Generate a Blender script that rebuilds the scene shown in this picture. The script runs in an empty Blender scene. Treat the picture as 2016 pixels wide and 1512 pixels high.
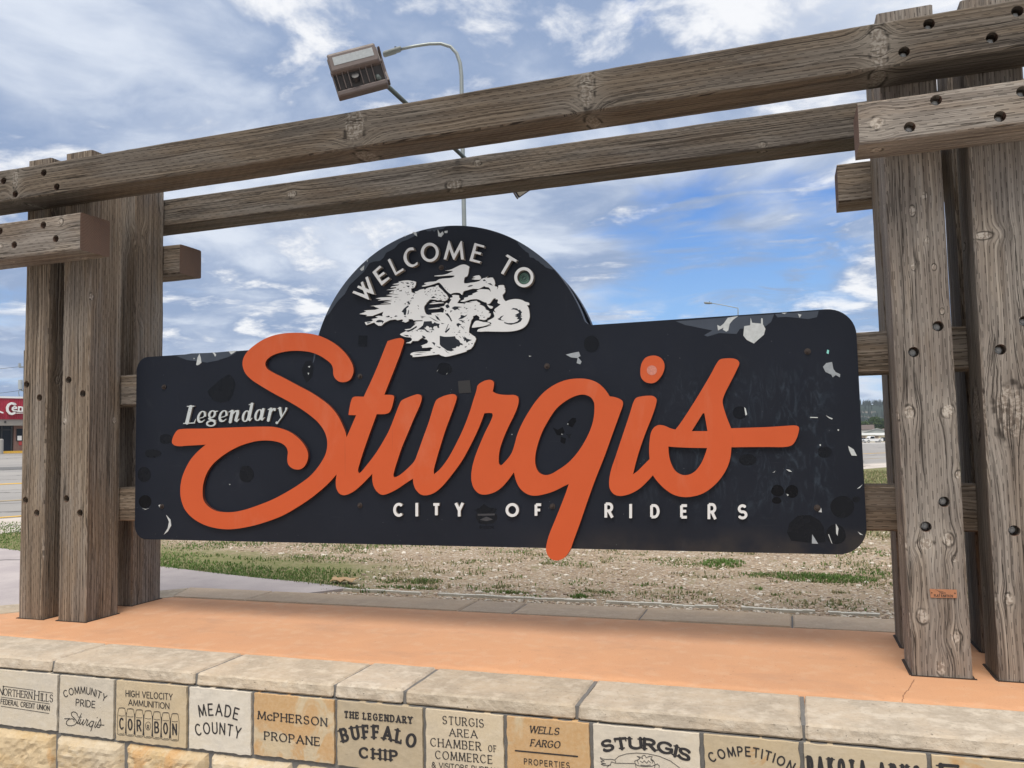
import bpy, bmesh, math, random
import numpy as np
from mathutils import Vector, Matrix, noise
from mathutils.geometry import tessellate_polygon
random.seed(7)
sc = bpy.context.scene
COL = sc.collection
R = math.radians

# ------------------------------------------------------------------ camera
YAW, PITCH, ROLL = R(18.53671), R(4.07040), R(-1.23496)
FPX = 1600.0                                   # focal length in pixels of the 2016 px wide photo
def _axes():
    fw = Vector((-math.sin(YAW)*math.cos(PITCH), math.cos(YAW)*math.cos(PITCH), math.sin(PITCH)))
    r0 = Vector((math.cos(YAW), math.sin(YAW), 0)); u0 = r0.cross(fw)
    c, s = math.cos(ROLL), math.sin(ROLL)
    return c*r0 + s*u0, -s*r0 + c*u0, fw
CR, CU, CF = _axes()
EYE = Vector((0, 0, 0.90))
cam = bpy.data.objects.new('camera', bpy.data.cameras.new('camera')); COL.objects.link(cam)
cam.matrix_world = Matrix(((CR.x, CU.x, -CF.x, EYE.x), (CR.y, CU.y, -CF.y, EYE.y), (CR.z, CU.z, -CF.z, EYE.z), (0, 0, 0, 1)))
cam.data.sensor_width = 36; cam.data.lens = FPX/2016*36
cam.data.clip_start = 0.05; cam.data.clip_end = 6000
sc.camera = cam

# ------------------------------------------------------------------ exposure, sun, sky
sc.view_settings.view_transform = 'Standard'; sc.view_settings.look = 'None'
sc.view_settings.exposure = 0.0; sc.view_settings.gamma = 1.0
SUN_EL, SUN_AZ = R(61), R(8)        # azimuth measured from -y (behind the camera) towards +x
sd = Vector((math.sin(SUN_AZ)*math.cos(SUN_EL), -math.cos(SUN_AZ)*math.cos(SUN_EL), math.sin(SUN_EL)))
sun = bpy.data.objects.new('sun', bpy.data.lights.new('sun', 'SUN')); COL.objects.link(sun)
sun.data.energy = 2.75; sun.data.angle = R(30); sun.data.color = (1.0, 0.94, 0.85)
sun.rotation_euler = (-sd).to_track_quat('-Z', 'Y').to_euler(); sun.location = (0, -5, 20)

class NB:
    """small node-graph helper"""
    def __init__(s, tree):
        s.t = tree; s.t.nodes.clear()
    def n(s, typ, ins=None, **props):
        nd = s.t.nodes.new(typ)
        for k, v in props.items(): setattr(nd, k, v)
        if ins:
            for k, v in ins.items():
                sk = nd.inputs[k]
                if hasattr(v, 'is_output'): s.t.links.new(v, sk)
                else: sk.default_value = v
        return nd
    def m(s, op, a, b=0.0, c=0.0, clamp=False):
        nd = s.n('ShaderNodeMath', {0: a, 1: b, 2: c}, operation=op, use_clamp=clamp); return nd.outputs[0]
    def v(s, op, a, b=(0, 0, 0), out=0):
        nd = s.n('ShaderNodeVectorMath', {0: a, 1: b}, operation=op); return nd.outputs[out]
    def scale(s, a, k):
        nd = s.n('ShaderNodeVectorMath', {0: a, 'Scale': k}, operation='SCALE'); return nd.outputs[0]
    def xyz(s, a):
        nd = s.n('ShaderNodeSeparateXYZ', {0: a}); return nd.outputs
    def comb(s, x, y, z):
        return s.n('ShaderNodeCombineXYZ', {0: x, 1: y, 2: z}).outputs[0]
    def noise(s, vec, scale, detail=4, rough=0.55, dist=0.0, col=False):
        nd = s.n('ShaderNodeTexNoise', {'Vector': vec, 'Scale': scale, 'Detail': detail, 'Roughness': rough, 'Distortion': dist})
        return nd.outputs['Color' if col else 'Fac']
    def vor(s, vec, scale, feature='F1', out='Distance', rnd=1.0):
        nd = s.n('ShaderNodeTexVoronoi', {'Vector': vec, 'Scale': scale, 'Randomness': rnd}, feature=feature)
        return nd.outputs[out]
    def ss(s, x, a, b):                       # smoothstep a..b -> 0..1
        nd = s.n('ShaderNodeMapRange', {'Value': x, 'From Min': a, 'From Max': b, 'To Min': 0.0, 'To Max': 1.0}, interpolation_type='SMOOTHSTEP')
        return nd.outputs[0]
    def lin(s, x, a, b, c, d):
        nd = s.n('ShaderNodeMapRange', {'Value': x, 'From Min': a, 'From Max': b, 'To Min': c, 'To Max': d}); return nd.outputs[0]
    def mix(s, f, a, b, mode='MIX'):
        nd = s.n('ShaderNodeMix', data_type='RGBA', blend_type=mode)
        for i, v in ((0, f), (6, a), (7, b)):
            sk = nd.inputs[i]
            if hasattr(v, 'is_output'): s.t.links.new(v, sk)
            elif i == 0: sk.default_value = v
            else: sk.default_value = (*v, 1.0) if len(v) == 3 else v
        return nd.outputs[2]
    def ramp(s, f, stops):
        nd = s.n('ShaderNodeValToRGB', {0: f}); cr = nd.color_ramp
        while len(cr.elements) < len(stops): cr.elements.new(0.5)
        for e, (p, c) in zip(cr.elements, stops): e.position = p; e.color = (*c, 1.0)
        return nd.outputs[0]
    def bump(s, h, strength=0.5, dist=0.01, normal=None):
        ins = {'Height': h, 'Strength': strength, 'Distance': dist}
        if normal is not None: ins['Normal'] = normal
        return s.n('ShaderNodeBump', ins).outputs[0]

def build_world():
    w = bpy.data.worlds.new('World'); sc.world = w; w.use_nodes = True
    b = NB(w.node_tree)
    sky = b.n('ShaderNodeTexSky', sky_type='NISHITA', sun_disc=False, sun_elevation=SUN_EL,
              sun_rotation=math.atan2(sd.x, sd.y), air_density=1.0, dust_density=0.8, ozone_density=2.0)
    d = b.v('NORMALIZE', b.n('ShaderNodeTexCoord').outputs['Generated'])
    x, y, z = b.xyz(d)[:3]
    zz = b.m('ADD', b.m('MAXIMUM', z, 0.0), 0.16)
    p = b.comb(b.m('DIVIDE', x, zz), b.m('DIVIDE', y, zz), 0.0)
    warp = b.noise(p, 1.1, 3, 0.5, col=True)
    pw = b.v('ADD', p, b.scale(b.v('SUBTRACT', warp, (0.5, 0.5, 0.5)), 0.55))
    n1 = b.noise(b.v('MULTIPLY', pw, (0.75, 1.0, 1.0)), 1.0, 11, 0.56)
    n2 = b.noise(b.v('ADD', pw, (3.7, 1.9, 0.4)), 1.0, 5, 0.5)
    n3 = b.noise(b.v('ADD', pw, (-5.1, 7.3, 2.0)), 2.8, 8, 0.6)
    bias = None
    def lobe(px, py, rad, amp):
        nonlocal bias
        c = (CR*((px-1008)/FPX) - CU*((py-756)/FPX) + CF).normalized()
        ds = b.v('DISTANCE', d, tuple(c), out=1)
        g = b.m('MULTIPLY', b.m('SUBTRACT', 1.0, b.ss(ds, rad*0.15, rad)), amp)
        bias = g if bias is None else b.m('ADD', bias, g)
    # openings of blue between the clouds, and the thicker banks
    lobe(1420, 470, 0.22, -0.135); lobe(1150, 600, 0.10, -0.03); lobe(1700, 560, 0.16, -0.06); lobe(1260, 25, 0.06, -0.13)
    lobe(420, 545, 0.09, -0.10); lobe(1640, 205, 0.08, -0.10); lobe(20, 470, 0.10, -0.05); lobe(200, 640, 0.12, 0.05); lobe(760, 130, 0.08, -0.02)
    lobe(300, 150, 0.40, 0.14); lobe(900, 250, 0.3, 0.12); lobe(1450, 140, 0.25, 0.10); lobe(1130, 470, 0.12, 0.07); lobe(1480, 420, 0.07, 0.09)
    back = b.ss(b.m('MULTIPLY', y, -1.0), -0.25, 0.4)          # unseen sky behind and beside the viewer, toned to light the fronts
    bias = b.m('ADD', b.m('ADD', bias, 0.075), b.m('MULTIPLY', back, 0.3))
    cov = b.ss(b.m('ADD', b.m('ADD', n1, bias), b.m('MULTIPLY', b.m('SUBTRACT', n3, 0.5), 0.22)), 0.41, 0.58)
    n4 = b.noise(b.v('MULTIPLY', b.v('ADD', pw, (2.2, 8.8, 1.0)), (0.7, 1.7, 1.0)), 2.1, 9, 0.6, 0.5)
    cov = b.m('MAXIMUM', cov, b.m('MULTIPLY', b.ss(n4, 0.49, 0.66), 0.88))
    cov = b.m('MULTIPLY', cov, b.lin(z, 0.0, 0.06, 0.55, 1.0))
    cov = b.m('MINIMUM', cov, 0.97)
    # grey-blue thick parts, white sunlit rims
    thick = b.ss(b.m('ADD', b.m('MULTIPLY', n2, 0.72), b.m('MULTIPLY', n3, 0.40)), 0.44, 0.61)
    cc = b.mix(thick, (0.76, 0.82, 0.92), (0.315, 0.41, 0.60))
    cc = b.mix(b.ss(b.m('ADD', b.m('MULTIPLY', n3, .7), b.m('MULTIPLY', n1, .3)), 0.515, 0.615), cc, (0.97, 0.98, 1.0))
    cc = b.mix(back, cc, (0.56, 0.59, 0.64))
    cc = b.mix(b.ss(z, 0.50, 0.85), cc, (1.55, 1.50, 1.40))      # unseen overhead sky, brightened to put more light on level surfaces
    blue = b.mix(b.ss(z, 0.02, 0.40), (0.36, 0.63, 0.98), (0.040, 0.215, 0.74))
    nis = b.mix(0.35, b.mix(1.0, sky.outputs[0], (0.13, 0.13, 0.13), 'MULTIPLY'), blue)
    nis = b.mix(0.75, nis, blue)
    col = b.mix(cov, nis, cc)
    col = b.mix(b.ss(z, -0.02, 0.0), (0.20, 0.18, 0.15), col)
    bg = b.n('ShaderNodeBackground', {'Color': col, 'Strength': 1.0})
    o = b.n('ShaderNodeOutputWorld', {'Surface': bg.outputs[0]})
build_world()

# ------------------------------------------------------------------ helpers
def ray(px, py): return CR*((px-1008)/FPX) - CU*((py-756)/FPX) + CF
def on_y(px, py, Y):                       # point of the vertical plane y = Y seen at that pixel
    d = ray(px, py); return EYE + d*(Y/d.y)
def on_z(px, py, Z):
    d = ray(px, py); return EYE + d*((Z-EYE.z)/d.z)
def on_plane(px, py, Q, N):
    d = ray(px, py); return EYE + d*((Q-EYE).dot(N)/d.dot(N))

def tag(o, label=None, cat=None, group=None, kind=None):
    if label: o['label'] = label
    if cat: o['category'] = cat
    if group: o['group'] = group
    if kind: o['kind'] = kind
    return o
def empty(name, loc=(0, 0, 0), rz=0.0):
    o = bpy.data.objects.new(name, None); COL.objects.link(o)
    o.location = loc; o.rotation_euler = (0, 0, rz); o.empty_display_size = 0.1
    return o
def link(name, me, mat, parent=None):
    o = bpy.data.objects.new(name, me); COL.objects.link(o)
    if mat is not None and not me.materials:
        for m_ in (mat if isinstance(mat, (list, tuple)) else [mat]): me.materials.append(m_)
    if parent is not None: o.parent = parent
    return o
class MB:
    """collects boxes, prisms, tubes, lathes; build() links them as ONE mesh object"""
    def __init__(s): s.v = []; s.f = []; s.mi = []; s.cur = 0
    def add(s, vs, fs):
        o = len(s.v); s.v += [tuple(v) for v in vs]; s.f += [tuple(i+o for i in f) for f in fs]; s.mi += [s.cur]*len(fs); return s
    def box(s, c, h, M=None):
        vs = [Vector((c[0]+sx*h[0], c[1]+sy*h[1], c[2]+sz*h[2])) for sx in (-1, 1) for sy in (-1, 1) for sz in (-1, 1)]
        if M is not None: vs = [M @ v for v in vs]
        return s.add(vs, [(0, 1, 3, 2), (4, 6, 7, 5), (0, 4, 5, 1), (2, 3, 7, 6), (0, 2, 6, 4), (1, 5, 7, 3)])
    def bbox(s, a, b, M=None):
        return s.box([(a[i]+b[i])/2 for i in range(3)], [abs(b[i]-a[i])/2 for i in range(3)], M)
    def tube(s, pts, rad, n=10, caps=True):
        pts = [Vector(p) for p in pts]; k = len(pts)
        rads = rad if isinstance(rad, (list, tuple)) else [rad]*k
        rings = []; ref = None
        for i, p in enumerate(pts):
            t = (pts[min(i+1, k-1)] - pts[max(i-1, 0)]).normalized()
            if ref is None: ref = t.orthogonal().normalized()
            ref = (ref - t*ref.dot(t)).normalized(); bi = t.cross(ref)
            rings.append([p + (ref*math.cos(2*math.pi*j/n) + bi*math.sin(2*math.pi*j/n))*rads[i] for j in range(n)])
        vs = [q for r_ in rings for q in r_]
        fs = [(i*n+j, i*n+(j+1) % n, (i+1)*n+(j+1) % n, (i+1)*n+j) for i in range(k-1) for j in range(n)]
        if caps: fs += [tuple(range(n))[::-1], tuple((k-1)*n+j for j in range(n))]
        return s.add(vs, fs)
    def build(s, name, mat, parent=None, smooth=False, bevel=0.0):
        me = bpy.data.meshes.new(name); me.from_pydata(s.v, [], s.f); me.validate(); me.update()
        o = link(name, me, mat, parent)
        if any(s.mi) and len(s.mi) == len(me.polygons): me.polygons.foreach_set('material_index', s.mi)
        if smooth: me.polygons.foreach_set('use_smooth', [True]*len(me.polygons))
        if bevel: bm_bevel(me, bevel)
        return o
def bm_bevel(me, w, seg=1, ang=35):
    bm = bmesh.new(); bm.from_mesh(me)
    bmesh.ops.recalc_face_normals(bm, faces=bm.faces)
    es = [e for e in bm.edges if len(e.link_faces) == 2 and e.calc_face_angle() > R(ang)]
    bmesh.ops.bevel(bm, geom=es, offset=w, segments=seg, affect='EDGES', profile=0.6, clamp_overlap=True)
    bm.to_mesh(me); bm.free(); me.update()

# ------------------------------------------------------------------ outlines
def spline(pts, corners, n=5):
    """closed Catmull-Rom through pts; flagged corners stay sharp"""
    k = len(pts); P = [np.array(p, float) for p in pts]; out = []
    for i in range(k):
        p1, p2 = P[i], P[(i+1) % k]
        p0 = P[i-1] if not corners[i] else p1*2-p2
        p3 = P[(i+2) % k] if not corners[(i+1) % k] else p2*2-p1
        if corners[i] and corners[(i+1) % k]: out.append(p1); continue
        t0 = 0.0; a = 0.5
        def tj(ti, pa, pb): return ti + max(np.linalg.norm(pb-pa), 1e-6)**a
        t1 = tj(t0, p0, p1); t2 = tj(t1, p1, p2); t3 = tj(t2, p2, p3)
        for j in range(n):
            t = t1 + (t2-t1)*j/n
            A1 = (t1-t)/(t1-t0)*p0 + (t-t0)/(t1-t0)*p1; A2 = (t2-t)/(t2-t1)*p1 + (t-t1)/(t2-t1)*p2; A3 = (t3-t)/(t3-t2)*p2 + (t-t2)/(t3-t2)*p3
            B1 = (t2-t)/(t2-t0)*A1 + (t-t0)/(t2-t0)*A2; B2 = (t3-t)/(t3-t1)*A2 + (t-t1)/(t3-t1)*A3
            out.append((t2-t)/(t2-t1)*B1 + (t-t1)/(t2-t1)*B2)
    return [tuple(p) for p in out]
def parse(txt):
    """'@x0,y0,k' sets the frame (origin, scale); 'x,y' adds a point, a trailing * makes it a corner"""
    pts, cs = [], []; ox = oy = 0.0; k = 1.0
    for w in txt.split():
        if w[0] == '@': ox, oy, k = (float(t) for t in w[1:].split(',')); continue
        c = w.endswith('*'); w = w.rstrip('*'); a, b_ = w.split(',')
        pts.append((ox+float(a)/k, oy+float(b_)/k)); cs.append(c)
    return pts, cs
def outline(txt, n=5, sharp=False):
    p, c = parse(txt)
    return p if sharp else spline(p, c, n)
def ellipse(cx, cy, rx, ry, n=40, rot=0.0):
    return [(cx+rx*math.cos(t)*math.cos(rot)-ry*math.sin(t)*math.sin(rot), cy+rx*math.cos(t)*math.sin(rot)+ry*math.sin(t)*math.cos(rot)) for t in (2*math.pi*i/n for i in range(n))]
def dedupe(poly, eps=1e-5):
    out = []
    for p in poly:
        if not out or abs(p[0]-out[-1][0])+abs(p[1]-out[-1][1]) > eps: out.append(p)
    if len(out) > 1 and abs(out[0][0]-out[-1][0])+abs(out[0][1]-out[-1][1]) <= eps: out.pop()
    return out
def prism(loops, y0, y1, bev=0.0, back=False):
    """loops: outlines (holes too, even-odd) as (x, z); front face at y0, sides to y1 (y0 < y1)"""
    loops = [dedupe(l) for l in loops]; loops = [l for l in loops if len(l) >= 3]
    vs = []; fs = []
    flat = [p for l in loops for p in l]; n = len(flat)
    vs = [(p[0], y0, p[1]) for p in flat] + [(p[0], y1, p[1]) for p in flat]
    off = []; q = 0
    for l in loops: off.append(q); q += len(l)
    def ins(p, poly):
        c = False; j = len(poly)-1
        for i in range(len(poly)):
            if (poly[i][1] > p[1]) != (poly[j][1] > p[1]) and p[0] < (poly[j][0]-poly[i][0])*(p[1]-poly[i][1])/(poly[j][1]-poly[i][1])+poly[i][0]: c = not c
            j = i
        return c
    bb = [(min(p[0] for p in l), min(p[1] for p in l), max(p[0] for p in l), max(p[1] for p in l)) for l in loops]
    cont = [[j for j in range(len(loops)) if j != i and bb[j][0] <= bb[i][0] and bb[j][1] <= bb[i][1] and bb[j][2] >= bb[i][2] and bb[j][3] >= bb[i][3] and ins(loops[i][0], loops[j])] for i in range(len(loops))]
    for i, l in enumerate(loops):
        if len(cont[i]) % 2: continue
        grp = [i] + [j for j in range(len(loops)) if len(cont[j]) == len(cont[i])+1 and i in cont[j]]
        idx = [off[g]+k for g in grp for k in range(len(loops[g]))]
        for t in tessellate_polygon([[Vector((p[0], p[1], 0)) for p in loops[g]] for g in grp]):
            t = tuple(idx[k] for k in t); a, b_, c = (flat[k] for k in t)
            ar = (b_[0]-a[0])*(c[1]-a[1]) - (b_[1]-a[1])*(c[0]-a[0])
            if abs(ar) < 1e-13: continue
            if ar < 0: t = t[::-1]
            fs.append(t)
            if back: fs.append(tuple(k+n for k in t)[::-1])
    o = 0
    for l in loops:
        k = len(l)
        for i in range(k): fs.append((o+i, o+(i+1) % k, n+o+(i+1) % k, n+o+i))
        o += k
    return vs, fs
def prism_obj(name, loops, y0, y1, mat, parent=None, back=False):
    vs, fs = prism(loops, y0, y1, back=back)
    me = bpy.data.meshes.new(name); me.from_pydata(vs, [], fs); me.update()
    bm = bmesh.new(); bm.from_mesh(me); bmesh.ops.recalc_face_normals(bm, faces=bm.faces)
    # keep the front looking at the camera (-y)
    ff = max(bm.faces, key=lambda f: f.calc_area())
    if ff.normal.y > 0 and abs(ff.calc_center_median().y-y0) < 1e-6: bmesh.ops.reverse_faces(bm, faces=bm.faces)
    bm.to_mesh(me); bm.free()
    return link(name, me, mat, parent)

# signed-distance strokes -> outlines (lettering)
def seg_d(X, Y, a, b, wa, wb, butt0=False, butt1=False):
    ax, ay = a; bx, by = b; dx, dy = bx-ax, by-ay; L2 = dx*dx+dy*dy
    if L2 < 1e-14: return np.hypot(X-ax, Y-ay) - wa/2
    L = math.sqrt(L2); t = ((X-ax)*dx+(Y-ay)*dy)/L2; tc = np.clip(t, 0, 1); w = (wa+(wb-wa)*tc)/2
    d = np.hypot(X-ax-tc*dx, Y-ay-tc*dy) - w
    if butt0: d = np.where(t < 0, np.maximum(-t*L, np.abs((X-ax)*dy-(Y-ay)*dx)/L-w), d)
    if butt1: d = np.where(t > 1, np.maximum((t-1)*L, np.abs((X-ax)*dy-(Y-ay)*dx)/L-w), d)
    return d
def strokes_outline(strokes, step, butt=False):
    """strokes: list of [(x, y, w), ...] -> closed outlines"""
    A = np.array([p for s_ in strokes for p in s_]); pad = A[:, 2].max()*0.75+2*step
    x0, y0 = A[:, 0].min()-pad, A[:, 1].min()-pad; nx = int((A[:, 0].max()+pad-x0)/step)+2; ny = int((A[:, 1].max()+pad-y0)/step)+2
    gx = x0+np.arange(nx)*step; gy = y0+np.arange(ny)*step; X, Y = np.meshgrid(gx, gy); D = np.full(X.shape, 1e9)
    for s_ in strokes:
        cl = len(s_) > 2 and abs(s_[0][0]-s_[-1][0])+abs(s_[0][1]-s_[-1][1]) < 1e-9
        for i in range(len(s_)-1):
            a, b_ = s_[i], s_[i+1]
            D = np.minimum(D, seg_d(X, Y, a[:2], b_[:2], a[2], b_[2], butt and i == 0 and not cl, butt and i == len(s_)-2 and not cl))
    return contours(D, x0, y0, step)
def contours(D, x0, y0, step):
    I = D < 0; ny, nx = D.shape
    code = I[:-1, :-1]*1 + I[:-1, 1:]*2 + I[1:, 1:]*4 + I[1:, :-1]*8
    tab = {1: [(3, 0)], 2: [(0, 1)], 3: [(3, 1)], 4: [(1, 2)], 5: [(3, 2), (1, 0)], 6: [(0, 2)], 7: [(3, 2)], 8: [(2, 3)], 9: [(2, 0)], 10: [(0, 3), (2, 1)], 11: [(2, 1)], 12: [(1, 3)], 13: [(1, 0)], 14: [(0, 3)]}
    nxt = {}; pos = {}
    def key(j, i, e):
        return (j, i, 0) if e == 0 else (j, i+1, 1) if e == 1 else (j+1, i, 0) if e == 2 else (j, i, 1)
    def P(k):
        j, i, h = k
        a = D[j, i]; b_ = D[j, i+1] if h == 0 else D[j+1, i]; t = a/(a-b_)
        return (x0+(i+(t if h == 0 else 0))*step, y0+(j+(t if h else 0))*step)
    for j, i in zip(*np.nonzero((code > 0) & (code < 15))):
        for e0, e1 in tab[int(code[j, i])]: nxt[key(j, i, e0)] = key(j, i, e1)
    loops = []
    while nxt:
        k0 = next(iter(nxt)); k = k0; l = []
        while k in nxt: l.append(P(k)); k = nxt.pop(k)
        if len(l) > 4: loops.append(simplify(l, step*0.06))
    return loops
def simplify(l, eps):
    def rec(a, b_):
        ax, ay = l[a]; bx, by = l[b_]; L = math.hypot(bx-ax, by-ay) or 1e-9; m = 0; mi = -1
        for i in range(a+1, b_):
            d = abs((l[i][0]-ax)*(by-ay)-(l[i][1]-ay)*(bx-ax))/L
            if d > m: m, mi = d, i
        if m > eps: return rec(a, mi) + rec(mi, b_)
        return [a]
    n = len(l); h = n//2
    idx = rec(0, h) + rec(h, n-1) + [n-1]
    return [l[i] for i in idx]

# ------------------------------------------------------------------ stroke alphabet (cap height 1)
def arc(cx, cy, rx, ry, a0, a1, n=14):
    return [(cx+rx*math.cos(R(a0+(a1-a0)*i/n)), cy+ry*math.sin(R(a0+(a1-a0)*i/n))) for i in range(n+1)]
G = {
 'A': (.74, [[(0, 0), (.37, 1)], [(.37, 1), (.74, 0)], [(.14, .34), (.6, .34)]]),
 'B': (.56, [[(0, 0), (0, 1)], [(0, 1), (.28, 1)]+arc(.28, .755, .24, .245, 90, -90)+[(0, .51)], [(0, .51), (.3, .51)]+arc(.3, .255, .26, .255, 90, -90)+[(0, 0)]]),
 'C': (.68, [arc(.37, .5, .37, .5, 48, 312, 24)]),
 'D': (.64, [[(0, 0), (0, 1)], [(0, 1), (.26, 1)]+arc(.26, .5, .38, .5, 90, -90, 18)+[(0, 0)]]),
 'E': (.5, [[(0, 0), (0, 1)], [(0, 1), (.5, 1)], [(0, .52), (.42, .52)], [(0, 0), (.5, 0)]]),
 'F': (.48, [[(0, 0), (0, 1)], [(0, 1), (.48, 1)], [(0, .52), (.4, .52)]]),
 'G': (.74, [arc(.37, .5, .37, .5, 48, 330, 24)+[(.71, .22), (.71, .46)], [(.71, .46), (.42, .46)]]),
 'H': (.62, [[(0, 0), (0, 1)], [(.62, 0), (.62, 1)], [(0, .52), (.62, .52)]]),
 'I': (.0, [[(0, 0), (0, 1)]]),
 'K': (.6, [[(0, 0), (0, 1)], [(.56, 1), (.02, .42)], [(.2, .6), (.6, 0)]]),
 'L': (.46, [[(0, 0), (0, 1)], [(0, 0), (.46, 0)]]),
 'M': (.78, [[(0, 0), (.06, 1)], [(.06, 1), (.39, .08)], [(.39, .08), (.72, 1)], [(.72, 1), (.78, 0)]]),
 'N': (.62, [[(0, 0), (0, 1)], [(0, 1), (.62, 0)], [(.62, 0), (.62, 1)]]),
 'O': (.78, [arc(.39, .5, .39, .5, 0, 360, 30)]),
 'P': (.52, [[(0, 0), (0, 1)], [(0, 1), (.26, 1)]+arc(.26, .735, .26, .265, 90, -90)+[(0, .47)]]),
 'R': (.56, [[(0, 0), (0, 1)], [(0, 1), (.26, 1)]+arc(.26, .745, .26, .255, 90, -90)+[(0, .49)], [(.26, .49), (.56, 0)]]),
 'S': (.54, [arc(.27, .745, .25, .255, 35, 262, 16)+arc(.27, .255, .27, .255, 84, -152, 18)]),
 'T': (.6, [[(.3, 0), (.3, 1)], [(0, 1), (.6, 1)]]),
 'U': (.6, [[(0, 1), (0, .3)]+arc(.3, .3, .3, .3, 180, 360, 16)+[(.6, 1)]]),
 'V': (.68, [[(0, 1), (.34, 0)], [(.34, 0), (.68, 1)]]),
 'W': (1.0, [[(0, 1), (.25, 0)], [(.25, 0), (.5, 1)], [(.5, 1), (.75, 0)], [(.75, 0), (1.0, 1)]]),
 'Y': (.64, [[(0, 1), (.32, .45)], [(.64, 1), (.32, .45)], [(.32, .45), (.32, 0)]]),
 'c': (.42, [arc(.24, .32, .24, .32, 45, 315, 18)]),
 'e': (.46, [[(.02, .34), (.45, .34)]+arc(.24, .32, .22, .32, 5, 315, 20)]),
 'n': (.44, [[(0, 0), (0, .64)], [(0, .4)]+arc(.22, .4, .22, .24, 180, 0, 12)+[(.44, 0)]]),
 '&': (.7, [[(.7, 0), (.14, .74)]+arc(.31, .8, .17, .2, 200, -60, 14)+[(.2, .5)]+arc(.27, .26, .25, .26, 130, 330, 14)+[(.66, .5)]]),
 ' ': (.34, []),
}
_gc = {}
def glyph(ch, w, contrast=0.0, serif=0.0, xs=1.0, slab=0.0, butt=False):
    """outlines of one letter with stroke w; contrast 0..1 thins the cross strokes, serif adds feet"""
    k = (ch, w, contrast, serif, xs, slab, butt)
    if k in _gc: return _gc[k]
    gw, st = G[ch]; strokes = []
    al = R(18)
    def th(a, b_):
        if not contrast: return w
        t = math.atan2(b_[1]-a[1], b_[0]-a[0]); f = abs(math.sin(t-al))
        return w*max(1-contrast+contrast*f**1.1, 0.2)
    for s_ in st:
        s_ = [(p[0]*xs, p[1]) for p in s_]; cl = s_[0] == s_[-1]
        ws = []
        for i in range(len(s_)):
            a, b_ = s_[max(i-1, 0)], s_[min(i+1, len(s_)-1)]
            if cl and i in (0, len(s_)-1): a, b_ = s_[-2], s_[1]
            ws.append(th(a, b_))
        strokes.append([(p[0], p[1], q) for p, q in zip(s_, ws)])
        if serif and not cl:
            for e, nb in ((s_[0], s_[1]), (s_[-1], s_[-2])):
                dx, dy = nb[0]-e[0], nb[1]-e[1]; sw = slab or w*0.28
                if abs(dy) > abs(dx)*0.55 and (e[1] < .02 or e[1] > .98) and len(s_) <= 2 or (ch in 'UJn' and e[1] > .98):
                    if ch in 'AVWM' and ((e[1] > .98) if ch == 'A' else (e[1] < .02 and ch in 'VW') or (ch == 'M' and 0.05 < e[0] < .73*xs and e[1] < .5)): continue
                    yy = sw/2 if e[1] < .5 else 1-sw/2
                    sl = serif + w*.5; strokes.append([(e[0]-sl, yy, sw), (e[0]+sl, yy, sw)])
                elif abs(dx) > abs(dy) and ch in 'EFLTZ':
                    if e[1] > .98: strokes.append([(e[0], 1, sw), (e[0], 1-serif*1.1-w*.4, sw*1.2)])
                    elif e[1] < .02: strokes.append([(e[0], 0, sw), (e[0], serif*1.2+w*.4, sw*1.2)])
                    elif e[0] > .1: strokes.append([(e[0], e[1]-serif*.6, sw), (e[0], e[1]+serif*.6, sw)])
                elif ch in 'CGSc' and len(s_) > 4:
                    sg = -1 if e[1] > .5*(.64 if ch == 'c' else 1) else 1
                    if ch == 'G' and e[1] < .6: continue
                    strokes.append([(e[0], e[1]-sg*.06, sw*1.3), (e[0], e[1]+sg*serif, sw*1.3)])
    out = strokes_outline(strokes, 0.022 if w < .12 else 0.028, butt) if strokes else []
    _gc[k] = (gw*xs, out); return _gc[k]
def text_loops(txt, x0, x1, zb, h, w=.14, contrast=0.0, serif=0.0, xs=None, gap=.26, slant=0.0, slab=0.0, butt=False, sag=0.0, rot=True, slope=0.0, jit=0.0):
    """loops of a line of text fitted between x0 and x1 on baseline zb with cap height h; sag bends it into an arch, slope tilts it"""
    items = []; adv = 0.0
    if len(txt) > 1: x0 += w*.5*h; x1 -= w*.5*h
    if xs is None:                      # condense or widen the letters so that strokes keep their weight
        gaps = sum(gap if c != ' ' else gap*.4 for c in txt) - gap
        xs = max(0.35, round((((x1-x0)/h) - gaps)/max(sum(G[c][0] for c in txt), .01)/.04)*.04)
    for i, ch in enumerate(txt):
        gw, out = glyph(ch, w, contrast, serif, xs, slab, butt)
        items.append((adv, gw, out)); adv += gw + (gap if ch != ' ' else gap*.4)
    tot = adv-gap; loops = []
    sx = (x1-x0)/tot; xc = (x0+x1)/2; hw = (x1-x0)/2
    for a, gw, out in items:
        c = x0+(a+gw/2)*sx; q = (c-xc)/hw
        base = zb + slope*(c-x0) + sag*(1-q*q)
        ang = math.atan(-2*sag*q/hw + slope) if rot else 0.0
        ca, sa = math.cos(ang), math.sin(ang)
        for l in out:
            pl = []
            for (u, v) in l:
                X = (u-gw/2)*sx + slant*v*h; Z = v*h
                pl.append((c+X*ca-Z*sa, base+X*sa+Z*ca))
            loops.append(pl)
    return loops

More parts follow.
